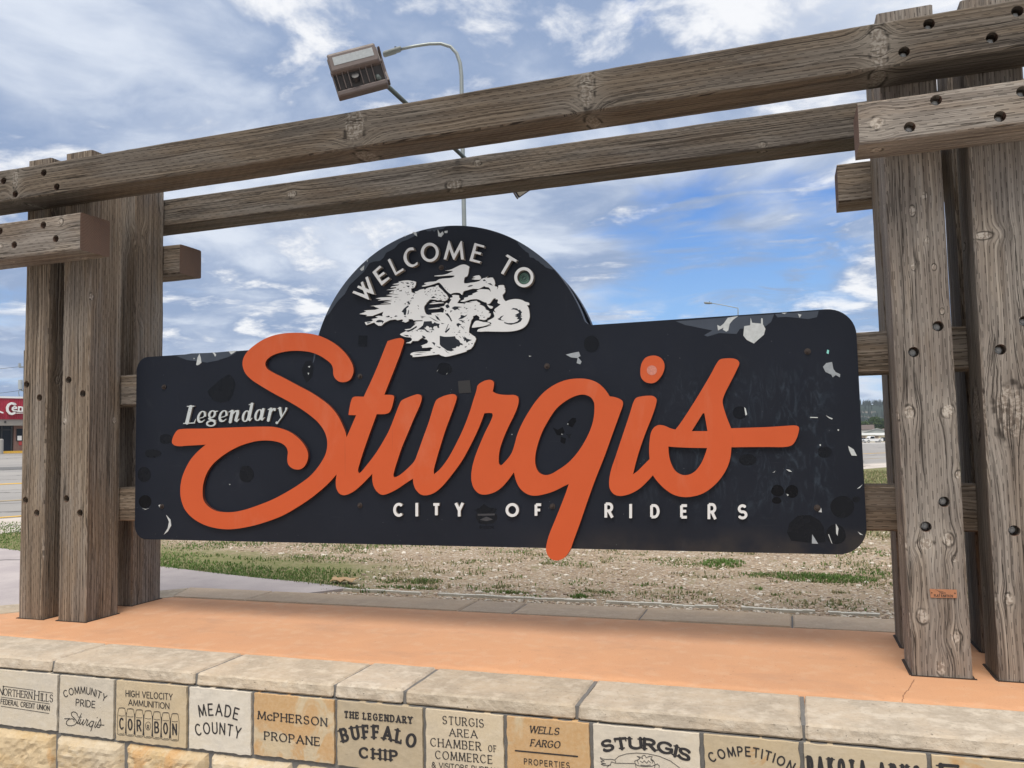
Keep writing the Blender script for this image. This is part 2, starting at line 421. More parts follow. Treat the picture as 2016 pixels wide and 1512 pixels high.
# ------------------------------------------------------------------ materials
def mat(name):
    m_ = bpy.data.materials.new(name); m_.use_nodes = True
    return m_, NB(m_.node_tree)
def finish(b, base, rough=0.6, normal=None, spec=0.5, metal=0.0, **kw):
    ins = {'Base Color': base if hasattr(base, 'is_output') else (*base, 1.0), 'Roughness': rough, 'Specular IOR Level': spec, 'Metallic': metal}
    if normal is not None: ins['Normal'] = normal
    ins.update(kw)
    p = b.n('ShaderNodeBsdfPrincipled', ins); b.n('ShaderNodeOutputMaterial', {'Surface': p.outputs[0]}); return p
def plain(name, c, rough=0.6, metal=0.0, var=0.15, scale=6.0, spec=0.5, bump=0.0):
    m_, b = mat(name); o = b.n('ShaderNodeTexCoord').outputs['Object']
    n = b.noise(o, scale, 6, 0.6)
    col = b.mix(n, tuple(x*(1-var) for x in c), tuple(min(x*(1+var), 1) for x in c))
    nr = b.bump(b.noise(o, scale*8, 4), bump, 0.003) if bump else None
    finish(b, col, b.lin(n, .3, .7, max(rough-.08, .05), min(rough+.08, 1)), nr, spec, metal); return m_

def make_wood(knots=(), name='weathered_timber'):
    m_, b = mat(name)
    tc = b.n('ShaderNodeTexCoord'); o = tc.outputs['Object']; oi = b.n('ShaderNodeObjectInfo')
    rnd = oi.outputs['Random']; tint = oi.outputs['Color']
    nx, ny, nz = b.xyz(tc.outputs['Normal'])[:3]
    px, py, pz = b.xyz(o)[:3]
    end = b.ss(b.m('ABSOLUTE', nx), 0.6, 0.75)
    # local x runs along the timber; u across the face that is looked at
    facey = b.ss(b.m('ABSOLUTE', ny), 0.6, 0.75)
    across = b.n('ShaderNodeMix', {0: facey, 2: py, 3: pz}, data_type='FLOAT').outputs[0]
    off = b.m('MULTIPLY', rnd, 37.0)
    along = b.m('ADD', px, off)
    side = b.m('MULTIPLY', facey, 3.3)
    # knots: sparse cells, the grain bends round them
    kv = b.comb(b.m('MULTIPLY', along, 4.6), b.m('ADD', b.m('MULTIPLY', across, 7.5), side), off)
    kn = b.n('ShaderNodeTexVoronoi', {'Vector': kv, 'Scale': 1.0, 'Randomness': 1.0}, feature='F1')
    kd = b.m('ADD', kn.outputs['Distance'], b.m('MULTIPLY', b.m('SUBTRACT', b.noise(kv, 5.0, 3), 0.5), 0.14))
    kx = b.xyz(kn.outputs['Color'])[0]
    has = b.m('GREATER_THAN', kx, 0.70)
    bend = b.m('MULTIPLY', b.m('MULTIPLY', b.m('SUBTRACT', 1.0, b.ss(kd, 0.02, 0.50)), has), 0.026)
    has = has if not knots else b.m('MULTIPLY', has, 0.0)
    knot = b.m('MULTIPLY', b.m('SUBTRACT', 1.0, b.ss(kd, 0.10, 0.14)), has)
    kring = b.m('MULTIPLY', b.m('SINE', b.m('MULTIPLY', kd, 260.0)), knot)
    krim = b.m('MULTIPLY', b.m('MULTIPLY', b.ss(kd, 0.09, 0.125), b.m('SUBTRACT', 1.0, b.ss(kd, 0.125, 0.17))), has)
    # knots measured on this very timber: (along, across, half length, half width, bleached)
    gx_ = across; spot = None; spotd = None; bleach = None
    wn_ = b.m('ADD', 1.0, b.m('MULTIPLY', b.m('SUBTRACT', b.noise(o, 26.0, 3), 0.5), 0.7))
    for (kx_, kz_, rl, rw, bl) in knots:
        da = b.m('DIVIDE', b.m('SUBTRACT', px, kx_), rl); dz_ = b.m('DIVIDE', b.m('SUBTRACT', across, kz_), rw)
        d2 = b.m('MULTIPLY', b.m('ADD', b.m('MULTIPLY', da, da), b.m('MULTIPLY', dz_, dz_)), wn_)
        e_ = b.m('EXPONENT', b.m('MULTIPLY', d2, -0.22))
        gx_ = b.m('SUBTRACT', gx_, b.m('MULTIPLY', b.m('SUBTRACT', across, kz_), b.m('MULTIPLY', e_, 0.72)))
        s1 = b.m('SUBTRACT', 1.0, b.ss(d2, 0.55, 1.0)); r1 = b.m('MULTIPLY', b.ss(d2, 0.6, 1.0), b.m('SUBTRACT', 1.0, b.ss(d2, 1.05, 1.9)))
        b1 = b.m('MULTIPLY', e_, bl)
        spot = s1 if spot is None else b.m('MAXIMUM', spot, s1); spotd = r1 if spotd is None else b.m('MAXIMUM', spotd, r1); bleach = b1 if bleach is None else b.m('MAXIMUM', bleach, b1)
    wob = b.m('MULTIPLY', b.m('SUBTRACT', b.noise(b.comb(b.m('MULTIPLY', along, 3.0), b.m('MULTIPLY', across, 6.0), off), 1.0, 3), 0.5), 0.020)
    g = b.m('ADD', b.m('ADD', gx_, wob), bend if not knots else 0.0)
    # growth lines: wide and fine
    gv = b.comb(b.m('MULTIPLY', along, 0.9), b.m('MULTIPLY', g, 120.0), b.m('ADD', off, side))
    g1 = b.noise(gv, 1.0, 5, 0.65)
    gv2 = b.comb(b.m('MULTIPLY', along, 3.0), b.m('MULTIPLY', g, 330.0), b.m('ADD', off, side))
    g2 = b.noise(gv2, 1.0, 4, 0.6)
    big = b.noise(b.comb(b.m('MULTIPLY', along, 1.6), b.m('MULTIPLY', across, 9.0), b.m('ADD', off, side)), 1.0, 4, 0.6)
    # flat-sawn figure on some faces
    fig = b.m('SINE', b.m('MULTIPLY', b.m('ADD', g, b.m('MULTIPLY', b.noise(b.comb(b.m('MULTIPLY', along, 1.3), b.m('MULTIPLY', across, 5.0), b.m('ADD', off, side)), 1.0, 2, 0.4), 0.16)), 420.0))
    # treatment incisions: staggered short slits
    row = b.m('DIVIDE', b.m('ADD', across, 1.0), 0.0165); ri = b.m('FLOOR', row); rf = b.m('FRACT', row)
    wn = b.n('ShaderNodeTexWhiteNoise', {'W': ri}, noise_dimensions='1D').outputs['Value']
    cu = b.m('ADD', b.m('DIVIDE', along, 0.052), b.m('ADD', b.m('MULTIPLY', b.m('MODULO', ri, 3.0), 0.333), b.m('MULTIPLY', wn, 0.12)))
    cf = b.m('FRACT', cu); ci = b.m('FLOOR', cu)
    wn2 = b.n('ShaderNodeTexWhiteNoise', {'Vector': b.comb(ri, ci, off)}, noise_dimensions='3D').outputs['Value']
    inc = b.m('MULTIPLY', b.m('LESS_THAN', b.m('ABSOLUTE', b.m('SUBTRACT', cf, 0.4)), b.lin(wn2, 0, 1, .10, .30)),
              b.m('LESS_THAN', b.m('ABSOLUTE', b.m('SUBTRACT', rf, b.lin(wn, 0, 1, .4, .6))), b.lin(wn2, 0, 1, .045, .09)))
    inc = b.m('MULTIPLY', inc, b.m('SUBTRACT', 1.0, end))
    # colour
    base = b.ramp(b.m('ADD', b.m('MULTIPLY', g1, 0.6), b.m('MULTIPLY', g2, 0.4)), [(0.33, (0.050, 0.035, 0.025)), (0.44, (0.160, 0.121, 0.089)), (0.55, (0.275, 0.219, 0.165)), (0.68, (0.38, 0.32, 0.255))])
    grey = b.ramp(b.m('ADD', b.m('MULTIPLY', g1, 0.55), b.m('MULTIPLY', g2, 0.45)), [(0.33, (0.055, 0.047, 0.043)), (0.44, (0.170, 0.150, 0.133)), (0.55, (0.275, 0.246, 0.218)), (0.68, (0.385, 0.352, 0.315))])
    tx = b.xyz(tint)
    gr = b.m('ADD', b.m('MULTIPLY', b.ss(big, 0.38, 0.62), 0.75), b.m('SUBTRACT', tx[1], 0.5), clamp=True)
    col = b.mix(gr, base, grey)
    col = b.mix(b.m('MULTIPLY', b.ss(fig, 0.2, 0.9), b.m('MULTIPLY', tx[2], 0.55)), col, (0.062, 0.042, 0.030))
    col = b.mix(b.m('MULTIPLY', knot, 0.75), col, b.mix(b.ss(kring, -.5, .7), (0.16, 0.12, 0.09), (0.36, 0.32, 0.27)))
    col = b.mix(b.m('MULTIPLY', b.m('MULTIPLY', krim, b.ss(b.noise(kv, 2.2, 2), .42, .6)), 0.8), col, (0.035, 0.026, 0.02))
    stain = b.ss(b.noise(b.comb(b.m('MULTIPLY', along, 2.2), b.m('MULTIPLY', across, 14.0), b.m('ADD', off, 9.0)), 1.0, 5, 0.62), 0.55, 0.72)
    col = b.mix(b.m('MULTIPLY', stain, 0.45), col, (0.05, 0.042, 0.038))
    if knots:
        col = b.mix(b.m('MULTIPLY', bleach, 0.6), col, (0.40, 0.36, 0.31))
        col = b.mix(b.m('MULTIPLY', spot, 0.7), col, b.mix(b.ss(b.noise(o, 90.0, 3), .4, .6), (0.20, 0.165, 0.135), (0.47, 0.43, 0.38)))
        col = b.mix(b.m('MULTIPLY', b.m('MULTIPLY', spotd, b.ss(b.noise(o, 22.0, 2), .44, .60)), 0.85), col, (0.03, 0.024, 0.02))
    # long drying checks
    cn = b.noise(b.comb(b.m('MULTIPLY', along, 0.55), b.m('MULTIPLY', g, 34.0), b.m('ADD', off, side)), 1.0, 3, 0.55)
    chk = b.m('MULTIPLY', b.m('SUBTRACT', 1.0, b.ss(b.m('ABSOLUTE', b.m('SUBTRACT', cn, 0.5)), 0.003, 0.014)), b.ss(b.noise(b.comb(b.m('MULTIPLY', along, 1.2), b.m('MULTIPLY', across, 20.0), b.m('ADD', off, 5.0)), 1.0, 3), .42, .55))
    chk = b.m('MULTIPLY', chk, b.m('SUBTRACT', 1.0, end))
    col = b.mix(b.m('MULTIPLY', chk, 0.7), col, (0.022, 0.017, 0.014))
    blot = b.ss(b.noise(b.comb(b.m('MULTIPLY', along, 0.9), b.m('MULTIPLY', across, 3.5), b.m('ADD', off, 17.0)), 1.0, 4, 0.6), 0.46, 0.66)
    col = b.mix(b.m('MULTIPLY', blot, 0.42), col, b.mix(1.0, col, (0.42, 0.34, 0.30), 'MULTIPLY'))
    rings = b.m('SINE', b.m('MULTIPLY', b.m('ADD', b.v('LENGTH', b.comb(b.m('ADD', py, 0.07), b.m('ADD', pz, 0.16), 0.0), out=1), b.m('MULTIPLY', b.noise(o, 14.0, 3), 0.012)), 900.0))
    ecol = b.mix(b.ss(rings, -0.6, 0.8), (0.115, 0.064, 0.045), (0.235, 0.150, 0.112))
    ecol = b.mix(b.m('MULTIPLY', b.noise(o, 30.0, 4), 0.5), ecol, (0.10, 0.085, 0.075))
    col = b.mix(end, col, ecol)
    col = b.mix(b.m('MULTIPLY', inc, 0.6), col, (0.018, 0.014, 0.012))
    col = b.mix(1.0, col, b.comb(tx[0], tx[0], tx[0]), 'MULTIPLY')
    h = b.m('ADD', b.m('MULTIPLY', g1, 0.9), b.m('MULTIPLY', g2, 0.5))
    h = b.m('SUBTRACT', h, b.m('MULTIPLY', inc, 0.9)); h = b.m('ADD', h, b.m('ADD', b.m('MULTIPLY', krim, -0.5), b.m('MULTIPLY', chk, -1.2)))
    nr = b.bump(h, 0.85, 0.007)
    finish(b, col, 0.85, nr, 0.25); return m_
WOOD = make_wood()

def make_stone(name, c1, c2, c3, pit=0.35, bump=0.6, fine=90.0, stainc=(0.48, 0.27, 0.10)):
    """c1..c3 mixed by noise, multiplied by the object's own tint; green channel of the tint adds rust bands"""
    m_, b = mat(name); tc = b.n('ShaderNodeTexCoord'); o = tc.outputs['Object']; oi = b.n('ShaderNodeObjectInfo')
    off = b.v('ADD', o, b.comb(b.m('MULTIPLY', oi.outputs['Random'], 50.0), b.m('MULTIPLY', oi.outputs['Random'], 23.0), 0.0))
    a = b.noise(off, 5.0, 6, 0.6); f = b.noise(off, fine, 5, 0.65); md = b.noise(b.v('MULTIPLY', off, (1.0, 1.0, 2.4)), 18.0, 5, 0.6)
    col = b.mix(b.ss(a, 0.38, 0.62), c1, c2); col = b.mix(b.ss(md, 0.45, 0.7), col, c3)
    t = b.xyz(oi.outputs['Color'])
    band = b.ss(b.noise(b.v('MULTIPLY', off, (1.2, 1.0, 0.8)), 6.5, 4, 0.6, 0.8), b.m('SUBTRACT', 0.80, b.m('MULTIPLY', t[1], 0.42)), b.m('SUBTRACT', 0.90, b.m('MULTIPLY', t[1], 0.42)))
    col = b.mix(b.m('MULTIPLY', band, 0.65), col, stainc)
    pits = b.ss(b.noise(off, fine*1.7, 3, 0.7), 0.66, 0.74)
    col = b.mix(b.m('MULTIPLY', pits, pit), col, (0.09, 0.07, 0.05))
    col = b.mix(b.m('MULTIPLY', b.ss(f, 0.3, 0.75), 0.3), col, (0.62, 0.55, 0.45))
    col = b.mix(1.0, col, b.comb(t[0], b.m('MULTIPLY', t[0], b.lin(t[2], 0, 1, .92, 1.04)), b.m('MULTIPLY', t[0], b.lin(t[2], 0, 1, .78, 1.12))), 'MULTIPLY')
    h = b.m('ADD', b.m('ADD', b.m('MULTIPLY', f, 0.5), md), b.m('MULTIPLY', pits, -0.6))
    finish(b, col, 0.85, b.bump(h, bump, 0.004), 0.3); return m_
STONE_CAP = make_stone('cap_limestone', (0.47, 0.385, 0.29), (0.375, 0.315, 0.245), (0.535, 0.465, 0.375), 0.8, 1.3, 60.0)
STONE_CUT = make_stone('cut_limestone', (0.52, 0.45, 0.345), (0.47, 0.42, 0.345), (0.55, 0.49, 0.40), 0.45, 0.35, 90.0)
STONE_ROUGH = make_stone('split_limestone', (0.50, 0.385, 0.235), (0.49, 0.41, 0.30), (0.56, 0.48, 0.36), 0.35, 0.9, 60.0)
STONE_REAR = make_stone('brown_cap_stone', (0.46, 0.345, 0.245), (0.41, 0.315, 0.23), (0.49, 0.385, 0.285), 0.35, 0.5)
MORTAR = plain('mortar', (0.16, 0.155, 0.15), 0.95, var=0.3, scale=30, bump=0.5)
INK = plain('black_engraving_paint', (0.022, 0.020, 0.022), 0.7, var=0.5, scale=40)
INK_WORN = plain('worn_engraving_paint', (0.06, 0.055, 0.052), 0.8, var=0.7, scale=60)

def make_stucco():
    m_, b = mat('terracotta_concrete'); o = b.n('ShaderNodeTexCoord').outputs['Object']
    a = b.noise(o, 1.6, 5, 0.6); f = b.noise(o, 160.0, 4, 0.7); md = b.noise(o, 14.0, 5, 0.6)
    col = b.mix(b.ss(a, 0.35, 0.65), (0.60, 0.322, 0.178), (0.55, 0.300, 0.172))
    col = b.mix(b.m('MULTIPLY', b.ss(md, 0.48, 0.7), 0.45), col, (0.60, 0.385, 0.25))
    col = b.mix(b.m('MULTIPLY', b.ss(f, 0.54, 0.72), 0.5), col, (0.40, 0.20, 0.11))
    dirt_ = b.ss(b.noise(b.v('MULTIPLY', o, (1.0, 1.6, 1.0)), 3.2, 6, 0.68), 0.52, 0.72)
    col = b.mix(b.m('MULTIPLY', dirt_, 0.38), col, (0.40, 0.235, 0.155))
    ox_, oy_, oz_ = b.xyz(b.v('ADD', o, b.scale(b.v('SUBTRACT', b.noise(o, 30.0, 3, col=True), (.5, .5, .5)), .02)))[:3]
    for CRK in (((1800, 1338), (1793, 1352), (1782, 1364), (1775, 1381)),):
        pp = [on_z(*q, 0.05) for q in CRK]
        for q0, q1 in zip(pp, pp[1:]):
            dx, dy = q1.x-q0.x, q1.y-q0.y; L2 = dx*dx+dy*dy
            t_ = b.m('DIVIDE', b.m('ADD', b.m('MULTIPLY', b.m('SUBTRACT', ox_, q0.x), dx), b.m('MULTIPLY', b.m('SUBTRACT', oy_, q0.y), dy)), L2, clamp=True)
            ex_ = b.m('SUBTRACT', ox_, b.m('ADD', q0.x, b.m('MULTIPLY', t_, dx))); ey_ = b.m('SUBTRACT', oy_, b.m('ADD', q0.y, b.m('MULTIPLY', t_, dy)))
            dd_ = b.m('SQRT', b.m('ADD', b.m('MULTIPLY', ex_, ex_), b.m('MULTIPLY', ey_, ey_)))
            col = b.mix(b.m('MULTIPLY', b.m('SUBTRACT', 1.0, b.ss(dd_, 0.0006, 0.0026)), .75), col, (.16, .075, .04))
    pit = b.ss(b.noise(o, 75.0, 2, 0.5), 0.70, 0.76)
    col = b.mix(b.m('MULTIPLY', pit, 0.5), col, (0.28, 0.14, 0.08))
    finish(b, col, 0.88, b.bump(b.m('ADD', b.m('MULTIPLY', f, 0.7), b.m('MULTIPLY', md, 0.6)), 0.55, 0.004), 0.25); return m_
STUCCO = make_stucco()

def make_panel():
    """black painted sheet with chalky dust, wiped streaks and a brown tide line near the lower edge"""
    m_, b = mat('black_sign_paint'); o = b.n('ShaderNodeTexCoord').outputs['Object']; x, y, z = b.xyz(o)[:3]
    a = b.noise(o, 1.7, 4, 0.55); d = b.noise(b.v('MULTIPLY', o, (1.0, 1.0, 0.55)), 7.0, 7, 0.65, 1.2)
    col = b.mix(b.ss(a, 0.35, 0.65), (0.0080, 0.0105, 0.018), (0.0100, 0.0130, 0.022))
    rightside = b.m('MULTIPLY', b.ss(x, -0.75, -0.35), b.m('SUBTRACT', 1.0, b.ss(x, 0.10, 0.22)))
    zone = b.m('MULTIPLY', rightside, b.m('MULTIPLY', b.ss(z, 0.50, 0.72), b.m('SUBTRACT', 1.0, b.ss(z, 1.05, 1.25))))
    swirl = b.noise(b.v('MULTIPLY', o, (2.2, 1.0, 0.8)), 9.0, 8, 0.7, 2.5)
    col = b.mix(b.m('MULTIPLY', b.m('MULTIPLY', b.ss(swirl, 0.48, 0.74), zone), 0.6), col, (0.045, 0.064, 0.088))
    col = b.mix(b.m('MULTIPLY', b.ss(d, 0.60, 0.80), 0.30), col, (0.050, 0.058, 0.070))
    low = b.m('MULTIPLY', b.m('SUBTRACT', 1.0, b.ss(z, 0.455, 0.56)), b.ss(x, -1.4, -0.1))
    col = b.mix(b.m('MULTIPLY', low, b.m('MULTIPLY', b.ss(b.noise(o, 5.0, 5), 0.3, 0.7), 0.75)), col, (0.062, 0.050, 0.040))
    sp = b.ss(b.vor(o, 38.0), 0.03, 0.055); spk = b.m('MULTIPLY', b.m('SUBTRACT', 1.0, sp), b.m('GREATER_THAN', b.noise(o, 9.0, 1), 0.60))
    col = b.mix(b.m('MULTIPLY', spk, 0.6), col, (0.30, 0.31, 0.32))
    scr = b.ss(b.noise(b.v('MULTIPLY', o, (3.0, 1.0, 120.0)), 1.2, 3, 0.5), 0.69, 0.74)
    col = b.mix(b.m('MULTIPLY', scr, 0.10), col, (0.12, 0.13, 0.14))
    finish(b, col, b.lin(d, 0.3, 0.7, 0.36, 0.52), b.bump(b.noise(o, 3.5, 3), 0.06, 0.01), 0.24); return m_
PANEL = make_panel()
def make_orange():
    m_, b = mat('orange_sign_paint'); o = b.n('ShaderNodeTexCoord').outputs['Object']
    a = b.noise(o, 3.0, 5, 0.6); f = b.noise(o, 60.0, 3)
    col = b.mix(a, (0.50, 0.078, 0.017), (0.57, 0.098, 0.026)); sp = b.ss(b.vor(o, 30.0), 0.02, 0.06)
    col = b.mix(b.m('MULTIPLY', b.m('SUBTRACT', 1.0, sp), b.m('MULTIPLY', b.m('GREATER_THAN', b.noise(o, 7.0, 1), .6), 0.25)), col, (0.75, 0.4, 0.3))
    ch = b.ss(b.noise(b.v('MULTIPLY', o, (1.0, 1.0, .35)), 4.0, 7, .68, .8), .52, .72); col = b.mix(b.m('MULTIPLY', ch, .28), col, (.56, .20, .115))
    sc_ = b.ss(b.noise(b.v('MULTIPLY', o, (60.0, 1.0, 2.2)), 1.0, 3), .70, .75); col = b.mix(b.m('MULTIPLY', sc_, .22), col, (.30, .055, .02))
    finish(b, col, b.lin(f, 0.3, 0.7, 0.38, 0.52), b.bump(b.noise(o, 5.0, 3), 0.08, 0.01), 0.38); return m_
ORANGE = make_orange()
ORANGE_EDGE = plain('orange_letter_edge', (0.085, 0.02, 0.012), 0.6)
ALU = plain('white_metal_letter', (0.68, 0.69, 0.70), 0.5, var=0.07, scale=20)
ALU_EDGE = plain('raw_letter_edge', (0.20, 0.175, 0.15), 0.55, var=0.2, scale=30)
SILVER = plain('silver_letter', (0.58, 0.62, 0.62), 0.32, metal=0.35, var=0.08, scale=30)
CHIP = plain('bare_primer_chip', (0.50, 0.53, 0.54), 0.6, var=0.28, scale=70)
CHIP_GREY = plain('grey_tape_remnant', (0.30, 0.33, 0.36), 0.5, var=0.3, scale=60)
GHOST = plain('glossy_sticker_ghost', (0.0066, 0.0078, 0.0112), 0.28, var=0.25, scale=9, spec=0.2)
GHOST_DARK = plain('black_sticker_ghost', (0.0046, 0.0050, 0.0068), 0.25, var=0.3, scale=14, spec=0.16)
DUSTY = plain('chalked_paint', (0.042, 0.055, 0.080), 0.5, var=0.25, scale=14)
GLUE = plain('brown_glue_square', (0.022, 0.021, 0.022), 0.45, var=0.3, scale=60)
STEEL = plain('galvanised_bolt', (0.58, 0.59, 0.58), 0.5, metal=0.3, var=0.3, scale=90)
RUST = plain('rusty_bolt', (0.05, 0.038, 0.034), 0.6, metal=0.3, var=0.6, scale=150)
COPPER = plain('copper_plate', (0.47, 0.22, 0.12), 0.42, metal=0.35, var=0.18, scale=60)
GREEN_DISC = plain('dark_green_sticker', (0.022, 0.05, 0.042), 0.4, var=0.25, scale=60)
GREEN_INK = plain('pale_green_print', (0.17, 0.33, 0.25), 0.5, var=0.2, scale=60)

# ------------------------------------------------------------------ timber frame
S = 0.85                                           # one layout unit in metres
ZO = 0.05                                          # top of the terracotta slab
def XZ(v): return v*S
def timber(name, parent, p0, p1, w, d, holes=(), tint=(1, .5, .2), seed=0, knots=()):
    """a squared timber from p0 to p1 (centre line), w across, d deep (along +y); holes are (x, z) on its front face"""
    p0, p1 = Vector(p0), Vector(p1); L = (p1-p0).length; ax = (p1-p0).normalized()
    ay = Vector((0, 1, 0)); az = ax.cross(ay).normalized(); ay = az.cross(ax).normalized()
    M = Matrix(((ax.x, ay.x, az.x, p0.x), (ax.y, ay.y, az.y, p0.y), (ax.z, ay.z, az.z, p0.z), (0, 0, 0, 1)))
    n = max(4, int(L/0.05)); bv = 0.007; k = 3
    def sec():
        hy, hz = d/2, w/2; pts = []
        for (c, s_) in ((( -hy, -hz+bv), (-hy, hz-bv)), ((-hy+bv, hz), (hy-bv, hz)), ((hy, hz-bv), (hy, -hz+bv)), ((hy-bv, -hz), (-hy+bv, -hz))):
            for i in range(k+1): pts.append((c[0]+(s_[0]-c[0])*i/k, c[1]+(s_[1]-c[1])*i/k))
        return pts
    sp = sec(); m_ = len(sp); vs = []; fs = []
    for i in range(n+1):
        x = L*i/n
        for (y, z) in sp:
            q = noise.noise(Vector((x*3.1+seed*13.7, y*9, z*9)))*0.0028 + noise.noise(Vector((x*17+seed*5.1, y*30, z*30)))*0.0016
            e = 1+q/max(abs(y)+abs(z), .05)*1.0
            vs.append((x, y*e, z*e))
    for i in range(n):
        for j in range(m_): fs.append((i*m_+j, i*m_+(j+1) % m_, (i+1)*m_+(j+1) % m_, (i+1)*m_+j))
    fs.append(tuple(range(m_))[::-1]); fs.append(tuple(n*m_+j for j in range(m_)))
    me = bpy.data.meshes.new(name); me.from_pydata(vs, [], fs); me.update()
    bm = bmesh.new(); bm.from_mesh(me); bmesh.ops.recalc_face_normals(bm, faces=bm.faces); bm.to_mesh(me); bm.free()
    wm = WOOD
    if knots:
        Mk = M.inverted(); kk = []
        for (hx, hz, rl, rw, bl) in knots: q = Mk @ Vector((hx, p0.y, hz)); kk.append((q.x, q.z, rl, rw, bl))
        wm = make_wood(kk, 'knotty_timber')
    o = link(name, me, wm, parent); o.matrix_world = M; o.color = (*tint, 1)
    if holes:
        cm = MB(); Mi = M.inverted()
        loc = [Mi @ Vector((hx, p0.y, hz)) for hx, hz in holes]
        for q in loc: cm.tube([(q.x, -d/2-0.02, q.z), (q.x, -d/2+0.046, q.z)], 0.0185, 20)
        cme = bpy.data.meshes.new('bore'); cme.from_pydata(cm.v, [], cm.f); cme.update()
        b2 = bmesh.new(); b2.from_mesh(cme); bmesh.ops.recalc_face_normals(b2, faces=b2.faces); b2.to_mesh(cme); b2.free()
        co = bpy.data.objects.new('bore', cme); COL.objects.link(co); co.matrix_world = M
        md = o.modifiers.new('bore', 'BOOLEAN'); md.operation = 'DIFFERENCE'; md.object = co; md.solver = 'EXACT'
        bpy.context.view_layer.update()
        dg = bpy.context.evaluated_depsgraph_get(); nm = bpy.data.meshes.new_from_object(o.evaluated_get(dg))
        o.modifiers.clear(); o.data = nm; nm.name = name
        if not nm.materials: nm.materials.append(wm)
        bpy.data.objects.remove(co); bpy.data.meshes.remove(cme)
        for q in loc:
            c = MB(); y0 = -d/2+0.0465
            c.tube([(q.x, y0, q.z), (q.x, y0-0.003, q.z)], 0.0130, 18)
            c.tube([(q.x, y0-0.003, q.z), (q.x, y0-0.013, q.z)], 0.0105, 6)
            c.tube([(q.x, y0-0.012, q.z), (q.x, y0-0.017, q.z)], 0.0048, 12)
            bo = c.build('bolt', STEEL); bo.parent = o
    return o

def px_on(Y, *pts): return [(lambda p: (p.x, p.z))(on_y(px, py, Y)) for px, py in pts]
ZE = EYE.z
frame = empty('timber_frame', (-1.9*S, 4.1*S, ZO))
tag(frame, 'weathered grey brown timber frame of paired bolted posts and long crossbeams around the black sign', 'timber frame')
bpy.context.view_layer.update()
_real = link
FP = []                                            # timbers are built in world space and then hung under the frame
def T(name, x0, x1, y0, y1, z0, z1, vertical, holes=(), tint=(1, .5, .2), seed=0, lean=0.0, knots=()):
    yc, dd = (y0+y1)/2, y1-y0
    if vertical: o = timber(name, None, ((x0+x1)/2, yc, z0), ((x0+x1)/2+lean, yc, z1), x1-x0, dd, holes, tint, seed, knots)
    else: o = timber(name, None, (x0, yc, (z0+z1)/2), (x1, yc, (z0+z1)/2+lean), z1-z0, dd, holes, tint, seed, knots)
    FP.append(o); return o
yf0, yf1 = 3.78*S, 4.03*S          # front posts
yr0, yr1 = 4.24*S, 4.50*S          # rear posts
yb0, yb1 = 3.56*S, 3.776*S         # front beams
yq0, yq1 = 4.504*S, 4.72*S         # rear beams
yl0, yl1 = 4.034*S, 4.232*S        # rails between the posts
zb = ZO-0.12; zt = ZE+1.83*S
h1 = px_on(yf0, (52, 757), (78, 783), (50, 985), (72, 1010)); h2 = px_on(yf0, (135, 748), (163, 775), (131, 982), (157, 1010))
h3 = px_on(yf0, (1847, 642), (1799, 693), (1859, 988), (1823, 1037)); h4 = px_on(yf0, (1970, 688), (2018, 632), (1997, 1045), (2040, 985))
def KN(Y, *ks): return [(lambda p: (p.x, p.z, a, w, bl))(on_y(px, py, Y)) for px, py, a, w, bl in ks]
k3 = KN(yf0, (1820, 386, .016, .009, .2), (1796, 415, .02, .010, .3), (1825, 473, .014, .008, .2), (1798, 525, .014, .008, .2), (1839, 526, .012, .008, .2), (1855, 613, .012, .008, .2), (1790, 812, .026, .017, .4), (1867, 810, .026, .022, .4), (1888, 935, .016, .012, .3),
        (1822, 1071, .022, .026, .5), (1867, 1062, .024, .018, .5), (1879, 1101, .012, .010, .3), (1816, 1214, .026, .018, .5), (1883, 1255, .022, .018, .5), (1853, 1315, .026, .016, .45))
k9 = KN(yb0, (1155, 172, .030, .085, .9), (1730, 95, .030, .090, 1.0), (698, 245, .050, .08, .35), (30, 350, .020, .06, .8)); k10 = KN(yq0, (894, 364, .045, .030, .35), (940, 321, .022, .016, .3), (575, 382, .03, .022, .3), (1500, 285, .02, .014, .3), (1180, 262, .025, .016, .2))
k12 = KN(yb0, (1726, 242, .024, .024, .5)); k11 = KN(yb0, (119, 437, .018, .018, .5), (2, 485, .014, .012, .3)); k2 = KN(yf0, (180, 583, .020, .014, .2), (128, 828, .018, .012, .4)); k4 = KN(yf0, (1936, 464, .014, .03, .4), (1990, 810, .10, .05, .3), (1985, 1180, .02, .015, .3))
T('post', -4.452*S, -4.262*S, yf0, yf1, zb, zt-.004, True, h1, (1.06, .30, .35), 1, lean=.005)
T('post', -4.142*S, -3.930*S, yf0, yf1, zb, zt, True, h2, (1.04, .30, .55), 2, knots=k2)
T('post', .452*S, .674*S, yf0, yf1, zb, zt+.005, True, h3, (1.24, 1.1, .15), 3, knots=k3)
T('post', .768*S, .985*S, yf0, yf1, zb, zt, True, h4, (1.20, 1.1, .15), 4, lean=.01, knots=k4)
T('post', -4.50*S, -4.29*S, yr0, yr1, zb, zt, True, (), (.95, .5, .3), 5)
T('post', -4.235*S, -4.030*S, yr0, yr1, zb, zt, True, (), (1.0, .62, .35), 6)
T('post', .470*S, .688*S, yr0, yr1, zb, zt, True, (), (.95, .62, .6), 7)
T('post', .800*S, 1.02*S, yr0, yr1, zb, zt, True, (), (.85, .5, .6), 8)
hb = px_on(yb0, (7, 356), (30, 382), (86, 340), (112, 368), (1829, 47), (1780, 102), (1953, 74), (2003, 22))
T('crossbeam', -5.1*S, 1.75*S, yb0, yb1, ZE+1.498*S, ZE+1.692*S, False, hb, (.60, .40, .12), 9, knots=k9)
